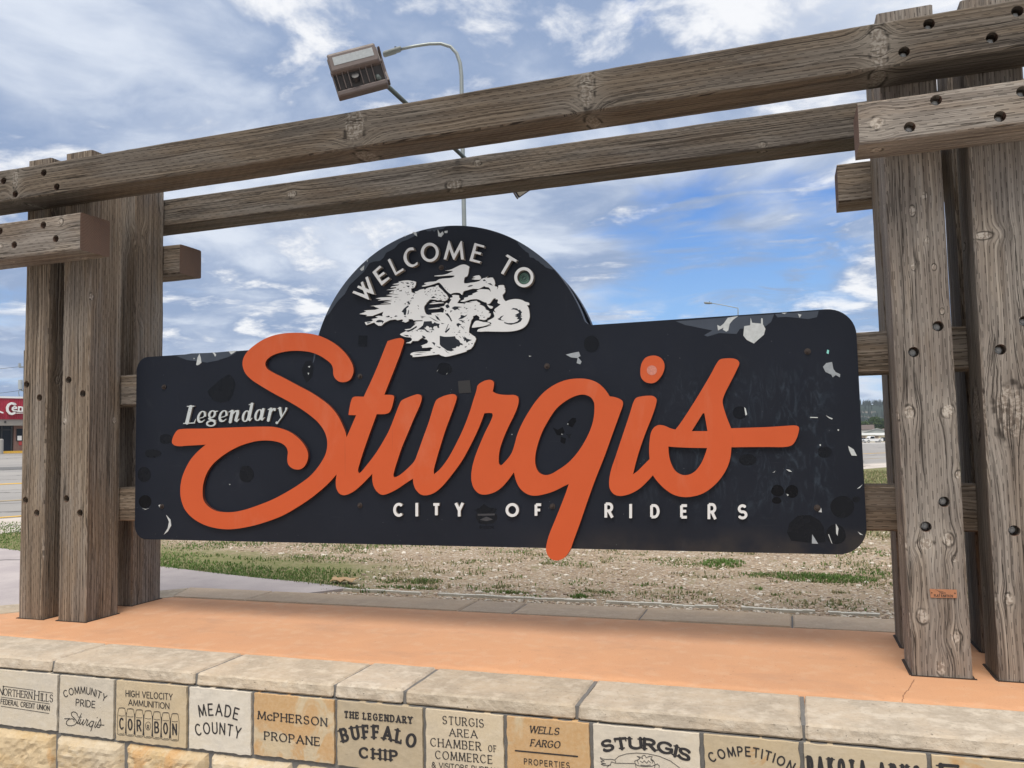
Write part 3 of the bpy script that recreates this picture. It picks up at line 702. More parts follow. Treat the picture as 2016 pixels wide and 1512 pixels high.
T('crossbeam', -5.1*S, 1.75*S, yq0, yq1, ZE+1.545*S, ZE+1.735*S, False, (), (.66, .70, .12), 10, knots=k10)
hc = px_on(yb0, (0, 455), (28, 482), (85, 443), (110, 470))
T('end_beam', -4.95*S, -3.782*S, yb0, yb1, ZE+1.150*S, ZE+1.368*S, False, hc, (1.08, .80, .12), 11, knots=k11)
hd = px_on(yb0, (1843, 197), (1791, 250), (1969, 229), (2013, 180))
T('end_beam', .337*S, 1.60*S, yb0, yb1, ZE+1.190*S, ZE+1.366*S, False, hd, (1.28, 1.0, .12), 12, knots=k12)
T('end_beam', -4.95*S, -3.90*S, yq0, yq1, ZE+1.205*S, ZE+1.408*S, False, (), (.95, .55, .12), 13)
T('end_beam', .312*S, 1.60*S, yq0, yq1, ZE+1.210*S, ZE+1.415*S, False, (), (.98, .6, .12), 14)
T('rail', -4.62*S, 1.15*S, yl0, yl1, ZE+.279*S, ZE+.468*S, False, (), (1.0, .45, .12), 15)
T('rail', -4.62*S, 1.15*S, yl0, yl1, ZE-.436*S, ZE-.234*S, False, (), (1.0, .22, .12), 16)
bpy.context.view_layer.update()
for o in FP:
    mw = o.matrix_world.copy(); o.parent = frame; o.matrix_world = mw

def make_plaque():
    y = yf0-0.0005
    pts = px_on(y, (1830, 1159), (1883, 1161), (1884, 1177), (1832, 1176))
    vs, fs = prism([[p for p in pts]], y-0.004, y+0.0005)
    pl = prism_obj('copper_plaque', [pts], y-0.004, y+0.0005, COPPER)
    tag(pl, 'small copper plaque nailed low on the front of the grey post right of the sign', 'plaque')
    a = on_y(1839, 1174.5, y-.005); b_ = on_y(1877, 1175.5, y-.005); h = on_y(1839, 1170.2, y-.005).z-a.z
    lt = text_loops('FLAT EARTH', a.x, a.x+(b_.x-a.x)*.80, a.z, h, .2) + DIGITS(a.x+(b_.x-a.x)*.84, a.z, h)
    prism_obj('lettering', lt, y-0.0045, y-0.0035, INK, pl)
    st = [[(*q, .0011) for q in px_on(y-.005, *c)] for c in (
        [(1842, 1161), (1846, 1162), (1850, 1166), (1855, 1167.5), (1862, 1168.3)], [(1848, 1163.5), (1856, 1165), (1862, 1167.5)], [(1855, 1166), (1853, 1168.5), (1857, 1168.8)], [(1851, 1167), (1850, 1169)])]
    prism_obj('lizard_mark', strokes_outline(st, .0004), y-0.0045, y-0.0035, INK, pl)
    for q in ((1834.5, 1167), (1880, 1168)):
        c = MB(); p = on_y(*q, y-.004); c.tube([(p.x, y-.004, p.z), (p.x, y-.0055, p.z)], .0022, 10); c.build('nail', RUST, pl)
def DIGITS(x, z, h):
    st0 = [[(*p, .2) for p in arc(.3, .5, .28, .5, 0, 360, 20)]]
    st9 = [[(*p, .2) for p in arc(.3, .7, .28, .3, 0, 360, 18)], [(.58, .7, .2), (.5, .2, .2), (.2, 0, .2)]]
    out = []
    for i, st in enumerate((st0, st9)):
        for l in strokes_outline(st, .03): out.append([(x+(u+i*.85)*h*.8, z+v*h) for u, v in l])
    return out
make_plaque()

# ------------------------------------------------------------------ stone planter
planter = empty('stone_planter', (-2.0*S, 4.0*S, -0.72))
tag(planter, 'low raised planter of tan limestone with cap stones, engraved donor blocks and terracotta concrete fill', 'planter')
def world_child(o, p):
    bpy.context.view_layer.update(); mw = o.matrix_world.copy(); o.parent = p
    o.matrix_parent_inverse = p.matrix_world.inverted(); o.matrix_world = mw; return o
def jag(v, a=0.004, f=14.0, s=0.0):
    q = Vector((v[0]*f+s, v[1]*f, v[2]*f)); return noise.noise(q)*a
def hull_stone(name, pts, z0, z1, m_, tint, rough=0.004, seed=0.0, res=0.02, dome=0.0):
    """a stone slab: plan polygon (corners, anticlockwise), subdivided and worn"""
    bm = bmesh.new()
    vs = [bm.verts.new((x, y, z1)) for x, y in pts]; f = bm.faces.new(vs)
    r_ = bmesh.ops.extrude_face_region(bm, geom=[f]); 
    for v in [g for g in r_['geom'] if isinstance(g, bmesh.types.BMVert)]: v.co.z = z0
    bmesh.ops.recalc_face_normals(bm, faces=bm.faces)
    bmesh.ops.bevel(bm, geom=[e for e in bm.edges], offset=0.007, segments=1, affect='EDGES', clamp_overlap=True)
    if name == 'cap_stone' and z0 < z1 and min(p[1] for p in pts) < yO+.01:      # pitched front arris
        for v in bm.verts:
            if v.co.y < min(p[1] for p in pts)+.012 and v.co.z > z1-.012: v.co.y += .006
    for it in range(6):
        es = [e for e in bm.edges if e.calc_length() > res*1.6]
        if not es: break
        bmesh.ops.subdivide_edges(bm, edges=es, cuts=1, use_grid_fill=True)
    bmesh.ops.triangulate(bm, faces=[f for f in bm.faces if len(f.verts) > 4])
    bm.normal_update()
    for v in bm.verts:
        a = noise.noise(Vector((v.co.x*11+seed, v.co.y*11, v.co.z*11)))*rough + noise.noise(Vector((v.co.x*42+seed, v.co.y*42, v.co.z*42)))*rough*.55
        fr = v.normal.y < -.5
        if fr: a += (abs(noise.noise(Vector((v.co.x*26+seed, v.co.y*26, v.co.z*40))))-.25)*rough*.7
        k = 1.0 if abs(v.normal.z) < 0.8 else 0.35
        v.co += v.normal*a*k
    me = bpy.data.meshes.new(name); bm.to_mesh(me); bm.free()
    o = link(name, me, m_, planter); o.color = (*tint, 1)
    o.matrix_parent_inverse = PINV
    return o
bpy.context.view_layer.update(); PINV = planter.matrix_world.inverted()
def pchild(o): o.matrix_parent_inverse = PINV; return o
# terracotta slab (gently dished and trowelled), with a post collar line left open by the slab itself
yA, yB = 3.405*S, 4.555*S; yO, yP = 3.055*S, 4.88*S
def slab():
    inner = [(-5.0*S, yA), (1.9*S, yA), (1.9*S, yB), (-3.99*S, yB), (-4.93*S, 3.60*S)]
    bm = bmesh.new(); f = bm.faces.new([bm.verts.new((x, y, ZO)) for x, y in inner])
    for it in range(8):
        es = [e for e in bm.edges if e.calc_length() > .09]
        if not es: break
        bmesh.ops.subdivide_edges(bm, edges=es, cuts=1, use_grid_fill=True); bmesh.ops.triangulate(bm, faces=bm.faces)
    r_ = bmesh.ops.extrude_face_region(bm, geom=list(bm.faces))
    for g in r_['geom']:
        if isinstance(g, bmesh.types.BMVert): g.co.z = -0.7
    bmesh.ops.recalc_face_normals(bm, faces=bm.faces)
    for v in bm.verts:
        if v.co.z > -.1:
            v.co.z += noise.noise(Vector((v.co.x*1.4, v.co.y*1.9, 3)))*.0018
    me = bpy.data.meshes.new('concrete_fill'); bm.to_mesh(me); bm.free()
    me.polygons.foreach_set('use_smooth', [True]*len(me.polygons))
    return pchild(link('concrete_fill', me, STUCCO, planter))
slab()
rs = random.Random(11)
# front cap stones
cj = [-5.06, -4.25, -3.38, -2.545, -1.842, -1.518, -.797, .013, .96, 1.95]
g_ = 0.0055
for i in range(len(cj)-1):
    a, b_ = cj[i]*S+g_, cj[i+1]*S-g_
    hull_stone('cap_stone', [(a, yO), (b_, yO), (b_, yA-.004), (a, yA-.004)], ZO-.045, ZO+.002+rs.uniform(-.002, .002), STONE_CAP,
               (rs.uniform(.93, 1.05), rs.uniform(.05, .30), rs.uniform(.55, .85)), .0046, i*7.3, .014)
# rear cap stones and the chamfered left end
rj = [-3.99, -3.405, -1.90, -1.565, -.82, -.013, .9, 1.95]
for i in range(len(rj)-1):
    a, b_ = rj[i]*S+g_*.7, rj[i+1]*S-g_*.7
    hull_stone('cap_stone', [(a, yB+.003), (b_, yB+.003), (b_, yP), (a+(-.0 if i else -.11), yP)], ZO-.045, ZO+.004+rs.uniform(-.002, .002), STONE_REAR,
               (rs.uniform(.92, 1.04), .04, rs.uniform(.45, .7)), .002, 60+i*5.1)
ex = [(-3.99*S, yB), (-4.93*S, 3.60*S), (-5.0*S, yA)]; ox = [(-4.12*S, yP), (-5.27*S, 3.70*S), (-5.36*S, yO)]
for i in range(2):
    hull_stone('cap_stone', [ox[i+1], ex[i+1], ex[i], ox[i]][::-1] if i else [ox[0], ox[1], ex[1], ex[0]], ZO-.045, ZO+.003, STONE_CAP, (.88, .05, .5), .002, 90+i)
hull_stone('cap_stone', [(1.955*S, yO), (2.3*S, yO), (2.3*S, yP), (1.955*S, yP)], ZO-.045, ZO+.003, STONE_CAP, (.92, .05, .5), .002, 99)
# mortar core behind the blocks
mc = MB(); yM = 3.052*S
mc.bbox((-5.30*S, yM, -.72), (2.27*S, yA-.02, ZO-.048)); mc.bbox((-4.1*S, yB+.02, -.72), (2.27*S, yP-.03, ZO-.048)); mc.bbox((2.0*S, yA-.02, -.72), (2.27*S, yB+.02, ZO-.048))
mc.bbox((-5.05*S, yA-.02, -.72), (-4.99*S, 3.6*S, ZO-.048))
pchild(mc.build('mortar_core', MORTAR, planter))
for i in range(len(cj)-2):                         # raked joints between the caps
    m2 = MB(); x = cj[i+1]*S; m2.bbox((x-g_-.001, yO+.012, ZO-.046), (x+g_+.001, yA-.006, ZO-.004)); pchild(m2.build('joint', MORTAR, planter))
for i in range(len(rj)-2):
    m2 = MB(); x = rj[i+1]*S; m2.bbox((x-g_*.7-.001, yB+.006, ZO-.046), (x+g_*.7+.001, yP-.012, ZO-.003)); pchild(m2.build('joint', MORTAR, planter))

JOINT = plain('open_joint_dirt', (.035, .022, .016), .95, var=.4, scale=60)
yE = 3.04*S                                         # face of the engraved course
def wf(px, py): p = on_y(px, py, yE-.001); return p.x, p.z
def block(x0, x1, z0, z1, tint, seed):
    """sawn face, ragged outline, split edges"""
    n = 26; w = x1-x0; h = z1-z0; o = []
    for i in range(n): o.append((x0+w*i/n, z0+jag((x0+w*i/n, 0, seed), .006, 30)))
    for i in range(n): o.append((x1+jag((0, z0+h*i/n, seed), .004, 30), z0+h*i/n))
    for i in range(n): o.append((x1-w*i/n, z1+jag((x1-w*i/n, 2, seed), .002, 30)))
    for i in range(n): o.append((x0+jag((3, z1-h*i/n, seed), .004, 30), z1-h*i/n))
    ob = prism_obj('engraved_block', [o], yE, yE+.05, STONE_CUT, planter); bm_bevel(ob.data, .0025, 1, 50)
    ob.color = (*tint, 1); return pchild(ob)
bx = [-4.10, -3.76, -3.316, -2.979, -2.570, -2.231, -1.823, -1.421, -1.078, -.738, -.334, .003, .399, .80]
tints = [(1.05, .0, .7), (1.12, .0, .8), (1.06, .0, .75), (1.02, .25, .0), (1.22, .0, .95), (1.06, .95, .0), (.86, .12, .1), (1.10, .3, .3), (1.04, 1.05, -.3), (1.16, .05, .75), (.94, .55, -.2), (.98, .4, .2), (1.02, .7, .0)]
BL = []
for i in range(len(bx)-1):
    x0, x1 = bx[i]*S+.007, bx[i+1]*S-.007
    BL.append(block(x0, x1, ZE-1.318*S+rs.uniform(-.004, .004), ZO-.0485, tints[i], i*3.1))

def on_block(i, loops, m_=INK, name='lettering', d=.0012):
    o = prism_obj(name, loops, yE-d, yE+.002, m_); o.parent = BL[i]; return o
def line(txt, pl, pr, top, **k):
    """baseline from pixel pl to pixel pr on the block face, top = pixel of the cap line above pl"""
    a, b_, t = wf(*pl), wf(*pr), wf(*top)
    h = t[1]-a[1]
    return text_loops(txt, a[0], b_[0], a[1], h, slope=(b_[1]-a[1])/(b_[0]-a[0]), **k)
def rules(*segs, w=.0016):
    st = []
    for (a, b_) in segs:
        p, q = wf(*a), wf(*b_); st.append([(p[0], p[1], w), (q[0], q[1], w)])
    return [l for s_ in st for l in strokes_outline([s_], w/2.5)]
Z1 = lambda x, y: (x/8.4, 1320+y/8.4)               # enlargement frames used while measuring
Z2 = lambda x, y: (220+x/7.2, 1340+y/7.2)
Z3 = lambda x, y: (490+x/5.76, 1360+y/5.76)
Z4 = lambda x, y: (820+x/5.6, 1390+y/5.6)
Z5 = lambda x, y: (1150+x/4.582, 1410+y/4.582)
Z6 = lambda x, y: (1570+x/4.52, 1450+y/4.52)
thin = dict(w=.11, contrast=.62, serif=.07, slab=.05); slabk = dict(w=.27, contrast=.35, serif=.10, slab=.12, gap=.48)
# block 1
on_block(1, line('N', Z1(-50, 380), Z1(42, 402), Z1(-52, 235), **thin) + line('ORTHERN', Z1(52, 408), Z1(530, 468), Z1(52, 298), **thin) + line('H', Z1(568, 482), Z1(638, 492), Z1(572, 335), **thin)
         + line('ILLS', Z1(672, 500), Z1(872, 525), Z1(672, 380), **thin)
         + line('FEDERAL CREDIT UNION', Z1(8, 548), Z1(818, 668), Z1(8, 470), w=.13, gap=.24)
         + rules((Z1(62, 262), Z1(545, 325)), (Z1(668, 345), Z1(872, 374)), (Z1(10, 438), Z1(815, 552)), (Z1(15, 590), Z1(808, 710))))
# block 2
def arch(txt, pl, pm, pr, top, **k):
    a, m_, b_, t = wf(*pl), wf(*pm), wf(*pr), wf(*top); h = math.hypot(t[0]-m_[0], t[1]-m_[1])
    sl = (b_[1]-a[1])/(b_[0]-a[0]); mid = (a[1]+b_[1])/2
    return text_loops(txt, a[0], b_[0], a[1], h, slope=sl, sag=m_[1]-mid, **k)
on_block(2, arch('COMMUNITY', Z1(1062, 448), Z1(1400, 385), Z1(1742, 520), Z1(1400, 275), w=.12, gap=.24) + line('PRIDE', Z1(1250, 578), Z1(1572, 618), Z1(1248, 472), w=.12, gap=.3))
# blocks 3-8
bl = line('HIGH VELOCITY', Z2(195, 222), Z2(862, 275), Z2(195, 138), w=.12) + line('AMMUNITION', Z2(232, 348), Z2(815, 402), Z2(238, 268), w=.12)
sx0 = [140, 262, 388, 514, 638, 764, 893]
cart = []; shade = []
for i, cx in enumerate(sx0):
    yo = (cx-140)*.108
    P = lambda x, y: (*wf(*Z2(cx+x, y+yo)), .0011)
    cart.append([P(-42, 388), P(-28, 385), P(0, 383), P(30, 386), P(44, 396)])
    cart.append([P(44, 394), P(54, 450), P(60, 500), P(58, 640), P(50, 735)]); cart.append([P(-40, 390), P(-54, 450), P(-62, 560), P(-60, 680), P(-54, 735)])
    cart.append([P(-42, 494), P(0, 502), P(42, 498)]); cart.append([P(-56, 738), P(-58, 758), P(-30, 770), P(20, 774), P(50, 768), P(54, 748), P(48, 738)]); cart.append([P(-28, 752), P(10, 756), P(32, 752)])
    shade.append([(*p[:2], .0021) for p in (P(-34, 389), P(0, 386), P(36, 391))])
    if i < 6:
        shade.append([(*P(61, 460)[:2], .0022), (*P(62, 540)[:2], .0030), (*P(61, 640)[:2], .0034), (*P(60, 740)[:2], .0046)])
    ch = 'COR BON'[i]
    if ch != ' ': bl += line(ch, Z2(cx-26, 680+yo), Z2(cx+24, 685+yo), Z2(cx-26, 535+yo), w=.15)
cx = 514; yo = 40
cart.append([(*wf(*Z2(cx+38*math.cos(t), 615+yo-45+58*math.sin(t)+32)), .001) for t in (i*math.pi/12 for i in range(25))])
bl += line('R', Z2(cx-13, 672), Z2(cx+13, 675), Z2(cx-13, 615), w=.13)
bl += [l for s_ in (strokes_outline([c], .00035) for c in cart+shade) for l in s_]
on_block(3, line('HIGH VELOCITY', Z2(195, 222), Z2(862, 275), Z2(195, 138), w=.12) + line('AMMUNITION', Z2(232, 348), Z2(815, 402), Z2(238, 268), w=.12))
on_block(3, [l for l in strokes_outline([c for c in cart+shade], .0004)], name='cartridge_drawing')
lt3 = []
for i, cx in enumerate(sx0):
    yo = (cx-140)*.108
    if i != 3: lt3 += line('COR BON'[i], Z2(cx-26, 682+yo), Z2(cx+24, 685+yo), Z2(cx-26, 535+yo), w=.15)
    else: lt3 += line('R', Z2(cx-13, 684), Z2(cx+13, 687), Z2(cx-13, 630), w=.13)
on_block(3, lt3)
on_block(4, arch('MEADE', Z2(1240, 512), Z2(1512, 492), Z2(1785, 558), Z2(1512, 335), w=.13, gap=.32) + arch('COUNTY', Z2(1195, 778), Z2(1512, 752), Z2(1815, 825), Z2(1512, 600), w=.13, gap=.30))
mc_ = dict(w=.18, contrast=.55, serif=.07, slab=.07, gap=.42)
on_block(5, line('M', Z3(105, 318), Z3(185, 328), Z3(108, 232), **mc_) + line('c', Z3(212, 332), Z3(262, 336), Z3(212, 236), **mc_) + line('PHERSO', Z3(278, 338), Z3(795, 392), Z3(280, 250), **mc_)
         + line('PROPANE', Z3(172, 552), Z3(805, 625), Z3(176, 464), **mc_))
on_block(5, line('N', Z3(818, 395), Z3(880, 402), Z3(818, 308), **mc_), INK_WORN)
on_block(6, line('THE LEGENDARY', Z3(1080, 303), Z3(1855, 372), Z3(1078, 232), **dict(slabk, w=.24)) + arch('BUFFALO', Z3(1052, 575), Z3(1465, 540), Z3(1885, 650), Z3(1465, 402), **slabk)
         + line('CHIP', Z3(1245, 752), Z3(1690, 796), Z3(1245, 645), **dict(slabk, w=.3, gap=.62)))
se = dict(w=.13, contrast=.6, serif=.06, slab=.05, gap=.36)
on_block(7, line('STURGIS', Z4(285, 195), Z4(742, 236), Z4(285, 110), **se) + line('AREA', Z4(360, 330), Z4(672, 355), Z4(362, 248), **se) + line('CHAMBER', Z4(152, 440), Z4(712, 492), Z4(152, 352), **se)
         + line('OF', Z4(790, 500), Z4(882, 508), Z4(790, 432), **se) + line('COMMERCE', Z4(205, 578), Z4(838, 636), Z4(205, 492), **se) + line('& VISITORS BUREAU', Z4(165, 675), Z4(905, 745), Z4(165, 618), w=.12))
it = dict(w=.17, contrast=.5, serif=.08, slab=.06, slant=.25)
on_block(8, line('WELLS', Z4(1238, 292), Z4(1570, 318), Z4(1243, 220), **it) + line('FARGO', Z4(1252, 440), Z4(1580, 465), Z4(1256, 368), **it) + rules((Z4(1090, 492), Z4(1775, 557)), w=.0042)
         + line('PROPERTIES', Z4(1185, 640), Z4(1690, 688), Z4(1185, 580), w=.13, gap=.4))
on_block(9, arch('STURGIS', Z5(165, 318), Z5(560, 298), Z5(955, 408), Z5(566, 208), **dict(slabk, w=.34, gap=.30)))
cup = [[(*wf(*Z5(*p)), .0012) for p in c] for c in (
    [(275, 395), (310, 362), (380, 340), (470, 332), (570, 338), (680, 362), (780, 405), (860, 465), (900, 520)], [(275, 395), (284, 408), (284, 424), (270, 420), (245, 412), (240, 430), (225, 445), (205, 460)],
    [(284, 424), (455, 427)], [(145, 372), (165, 385), (200, 390), (240, 388), (275, 395)], [(145, 372), (150, 388), (182, 404), (150, 408), (162, 422), (195, 430), (152, 432), (175, 445), (240, 442)],
    [(455, 405), (460, 425), (480, 445), (550, 455), (610, 452), (640, 440), (632, 410), (600, 395)], [(455, 405), (480, 395), (500, 385)], [(460, 425), (470, 470), (480, 540)], [(640, 440), (632, 480), (622, 540)],
    [(640, 440), (660, 430), (680, 450), (672, 480), (640, 500)], [(490, 430), (480, 400), (505, 380), (478, 362), (510, 370), (530, 385), (520, 360), (548, 352), (560, 375), (590, 362), (615, 365), (600, 385), (625, 400), (612, 425)],
    [(505, 405), (530, 420), (540, 400), (565, 425), (580, 400), (600, 420)], [(510, 440), (560, 446), (600, 440)])]
on_block(9, strokes_outline(cup, .0005), name='coffee_cup_drawing')
on_block(10, arch('COMPETITION', Z5(1140, 415), Z5(1500, 362), Z5(1880, 500), Z5(1510, 285), w=.17, gap=.34), INK)
on_block(11, line('DAKOTA', Z6(85, 315), Z6(620, 365), Z6(82, 180), **dict(w=.22, contrast=.45, serif=.06, slab=.06, gap=.42)) + line('ARMS', Z6(720, 372), Z6(1100, 405), Z6(720, 240), **dict(w=.22, contrast=.45, serif=.06, slab=.06, gap=.42)))
on_block(12, line('F', Z6(1290, 420), Z6(1440, 432), Z6(1295, 256), **dict(w=.26, contrast=.45, serif=.09, slab=.07)))

# rough split course under the engraved blocks, two rows
def split_block(x0, x1, z0, z1, tint, seed):
    nx = max(6, int((x1-x0)/.012)); nz = max(6, int((z1-z0)/.012)); vs = []; fs = []
    for j in range(nz+1):
        for i in range(nx+1):
            u, v = i/nx, j/nz; e = min(u*(x1-x0), (1-u)*(x1-x0), v*(z1-z0), (1-v)*(z1-z0))
            x = x0+(x1-x0)*u+jag((j*.1, seed, 0), .004, 5); z = z0+(z1-z0)*v+jag((i*.1, seed, 4), .004, 5)
            b_ = min(1, e/.03)**.6
            y = yE+.012-.030*b_ + noise.noise(Vector((x*9+seed, z*9, 0)))*.014*b_ + (abs(noise.noise(Vector((x*22+seed, z*30, 2))))-.2)*.016*b_
            vs.append((x, y, z))
    for j in range(nz):
        for i in range(nx): a = j*(nx+1)+i; fs.append((a, a+1, a+nx+2, a+nx+1))
    n0 = len(vs); ring = [i for i in range(nx+1)] + [(j)*(nx+1)+nx for j in range(1, nz+1)] + [nz*(nx+1)+i for i in range(nx-1, -1, -1)] + [j*(nx+1) for j in range(nz-1, 0, -1)]
    for i in ring: vs.append((vs[i][0], yE+.06, vs[i][2]))
    k = len(ring)
    for i in range(k): fs.append((ring[(i+1) % k], ring[i], n0+i, n0+(i+1) % k))
    me = bpy.data.meshes.new('split_block'); me.from_pydata(vs, [], fs); me.update()
    o = link('split_block', me, STONE_ROUGH, planter); o.color = (*tint, 1); pchild(o)
r1 = [-5.2, -4.6, -4.0, -3.327, -2.92, -2.455, -2.03, -1.45, -.9, -.35, .2, .75, 1.3, 1.9, 2.25]
tr = [(1.02, .3, .2), (1.0, .2, .4), (1.05, .55, .05), (1.04, .12, .55), (1.06, .75, .1), (1.08, .02, .7), (1.02, .4, .4)]
for i in range(len(r1)-1): split_block(r1[i]*S+.007, r1[i+1]*S-.007, ZE-1.60*S, ZE-1.335*S, tr[i % 7], i*4.7)
r2 = [-5.2, -4.3, -3.7, -3.0, -2.3, -1.7, -1.1, -.6, .1, .6, 1.2, 1.8, 2.25]
for i in range(len(r2)-1): split_block(r2[i]*S+.007, r2[i+1]*S-.007, ZE-1.90*S, ZE-1.62*S, tr[(i*3+1) % 7], 80+i*4.7)
for i, x0 in enumerate((-5.2, -4.75, -4.36)): split_block(x0*S+.007, ((-4.75, -4.36, -4.10)[i])*S-.007, ZE-1.318*S, ZO-.05, tr[i], 120+i)
for i, x0 in enumerate((.80, 1.2, 1.62, 2.0)): split_block(x0*S+.007, ((1.2, 1.62, 2.0, 2.27)[i])*S-.007, ZE-1.318*S, ZO-.05, tr[i+2], 140+i)

# dark open joint where each post enters the slab
for o in list(bpy.data.objects):
    if o.parent is frame and o.name.split('.')[0] == 'post':
        bb_ = [o.matrix_world @ Vector(c) for c in o.bound_box]; x0, x1 = min(v.x for v in bb_), max(v.x for v in bb_); y0, y1 = min(v.y for v in bb_), max(v.y for v in bb_); w_ = .0045
        c = MB()
        for a, b__ in (((x0-w_, y0-w_), (x1+w_*2.2, y0+.004)), ((x0-w_, y1-.004), (x1+w_, y1+w_)), ((x0-w_*2.0, y0+.0041), (x0+.004, y1-.0041)), ((x1-.004, y0+.0041), (x1+w_*1.3, y1-.0041))): c.bbox((*a, ZO-.01), (*b__, ZO+.0026))
        pchild(c.build('post_joint', JOINT, planter))
SC = [[(*wf(*Z1(*p)), w_) for p in c] for w_, c in (
    (.0026, [(1278, 748), (1272, 712), (1240, 690), (1205, 684), (1175, 705), (1182, 745), (1225, 790), (1258, 830), (1262, 868), (1235, 898), (1180, 915), (1125, 912), (1092, 880), (1102, 838), (1140, 806), (1190, 798), (1222, 812), (1224, 848)]),
    (.0030, [(1068, 798), (1150, 796)]), (.0022, [(1262, 870), (1300, 830), (1345, 712)]), (.0022, [(1345, 712), (1278, 870), (1285, 885), (1320, 850), (1335, 805)]), (.0022, [(1290, 768), (1345, 772)]),
    (.0024, [(1335, 805), (1310, 880), (1325, 895), (1365, 850), (1385, 812)]), (.0024, [(1385, 812), (1358, 885), (1370, 905), (1415, 850), (1432, 800), (1428, 815), (1455, 822), (1425, 900), (1440, 915), (1480, 870)]),
    (.0026, [(1540, 842), (1510, 838), (1478, 875), (1475, 920), (1500, 935), (1530, 900), (1552, 845)]), (.0026, [(1552, 845), (1500, 1000)]), (.0024, [(1590, 850), (1560, 930), (1575, 945), (1605, 900)]), (.0032, [(1604, 780), (1606, 782)]),
    (.0026, [(1605, 900), (1660, 800), (1662, 830), (1668, 900), (1640, 945), (1605, 940), (1600, 900), (1718, 905)]))]
on_block(2, [l for l in strokes_outline(SC, .0006)], name='script_lettering')

# ------------------------------------------------------------------ the welcome sign
yS = 3.98*S; yS2 = 4.03*S; yR1 = 4.236*S; yR2 = 4.286*S
sign = empty('welcome_sign', (-1.72*S, yS, ZE-.5*S))
tag(sign, 'black welcome sign with an arched top, raised orange script and a white metal emblem', 'welcome sign')
bpy.context.view_layer.update(); SINV = sign.matrix_world.inverted()
def schild(o): o.parent = sign; o.matrix_parent_inverse = SINV; return o
CXs, CZs, RS = -1.716*S, ZE+.357*S, .812*S
def panel_outline(RS=RS):
    xl, xr, zb_, ztl, ztr = -3.765*S, .322*S, ZE-.538*S, ZE+.566*S, ZE+.578*S
    o = []
    def cor(cx, cz, r_, a0, a1, n=10): 
        for i in range(n+1): t = R(a0+(a1-a0)*i/n); o.append((cx+r_*math.cos(t), cz+r_*math.sin(t)))
    rl, rr = .085*S, .125*S
    cor(xl+rl, zb_+rl, rl, 180, 270); cor(xr-rr, zb_+rr, rr, 270, 360); cor(xr-rr, ztr-rr, rr, 0, 90)
    fr = .05*S                                      # little concave fillet where the arch meets the top edge
    zt_ = ztr; dz = zt_+fr-CZs; dx = math.sqrt((RS+fr)**2-dz**2); fx = CXs+dx
    a_end = math.degrees(math.atan2(dz, dx))
    for i in range(9): t = R(270-(90-a_end)*i/8) ; o.append((fx+fr*math.cos(t), zt_+fr+fr*math.sin(t)))
    a2 = math.degrees(math.asin((ztl-CZs)/RS))
    for i in range(1, 73): t = R(a_end+(180-a2-a_end)*i/72); o.append((CXs+RS*math.cos(t), CZs+RS*math.sin(t)))
    cor(xl+rl, ztl-rl, rl, 90, 180)
    return o
PO = panel_outline()
schild(prism_obj('front_panel', [PO], yS, yS2, PANEL, None, back=True))
schild(prism_obj('rear_panel', [panel_outline(RS*.978)], yR1, yR2, PANEL, None, back=True))
for o in list(bpy.data.objects):
    if o.name in ('front_panel', 'rear_panel'): bm_bevel(o.data, .003, 2, 50)
def onf(poly, Y): return [(lambda p: (p.x, p.z))(on_y(px, py, Y)) for px, py in poly]
def raised(name, loops_px, t, m_, edge=None, parent=None, bev=.0012):
    """letters cut from plate: face t in front of the panel"""
    Y = yS-t
    o = prism_obj(name, [onf(l, Y) for l in loops_px], Y, yS+.001, m_)
    if edge is not None:
        o.data.materials.append(edge)
        for p in o.data.polygons:
            if abs(p.normal.y) < .5: p.material_index = 1
    if bev: bm_bevel(o.data, bev, 1, 50)
    return schild(o) if parent is None else o

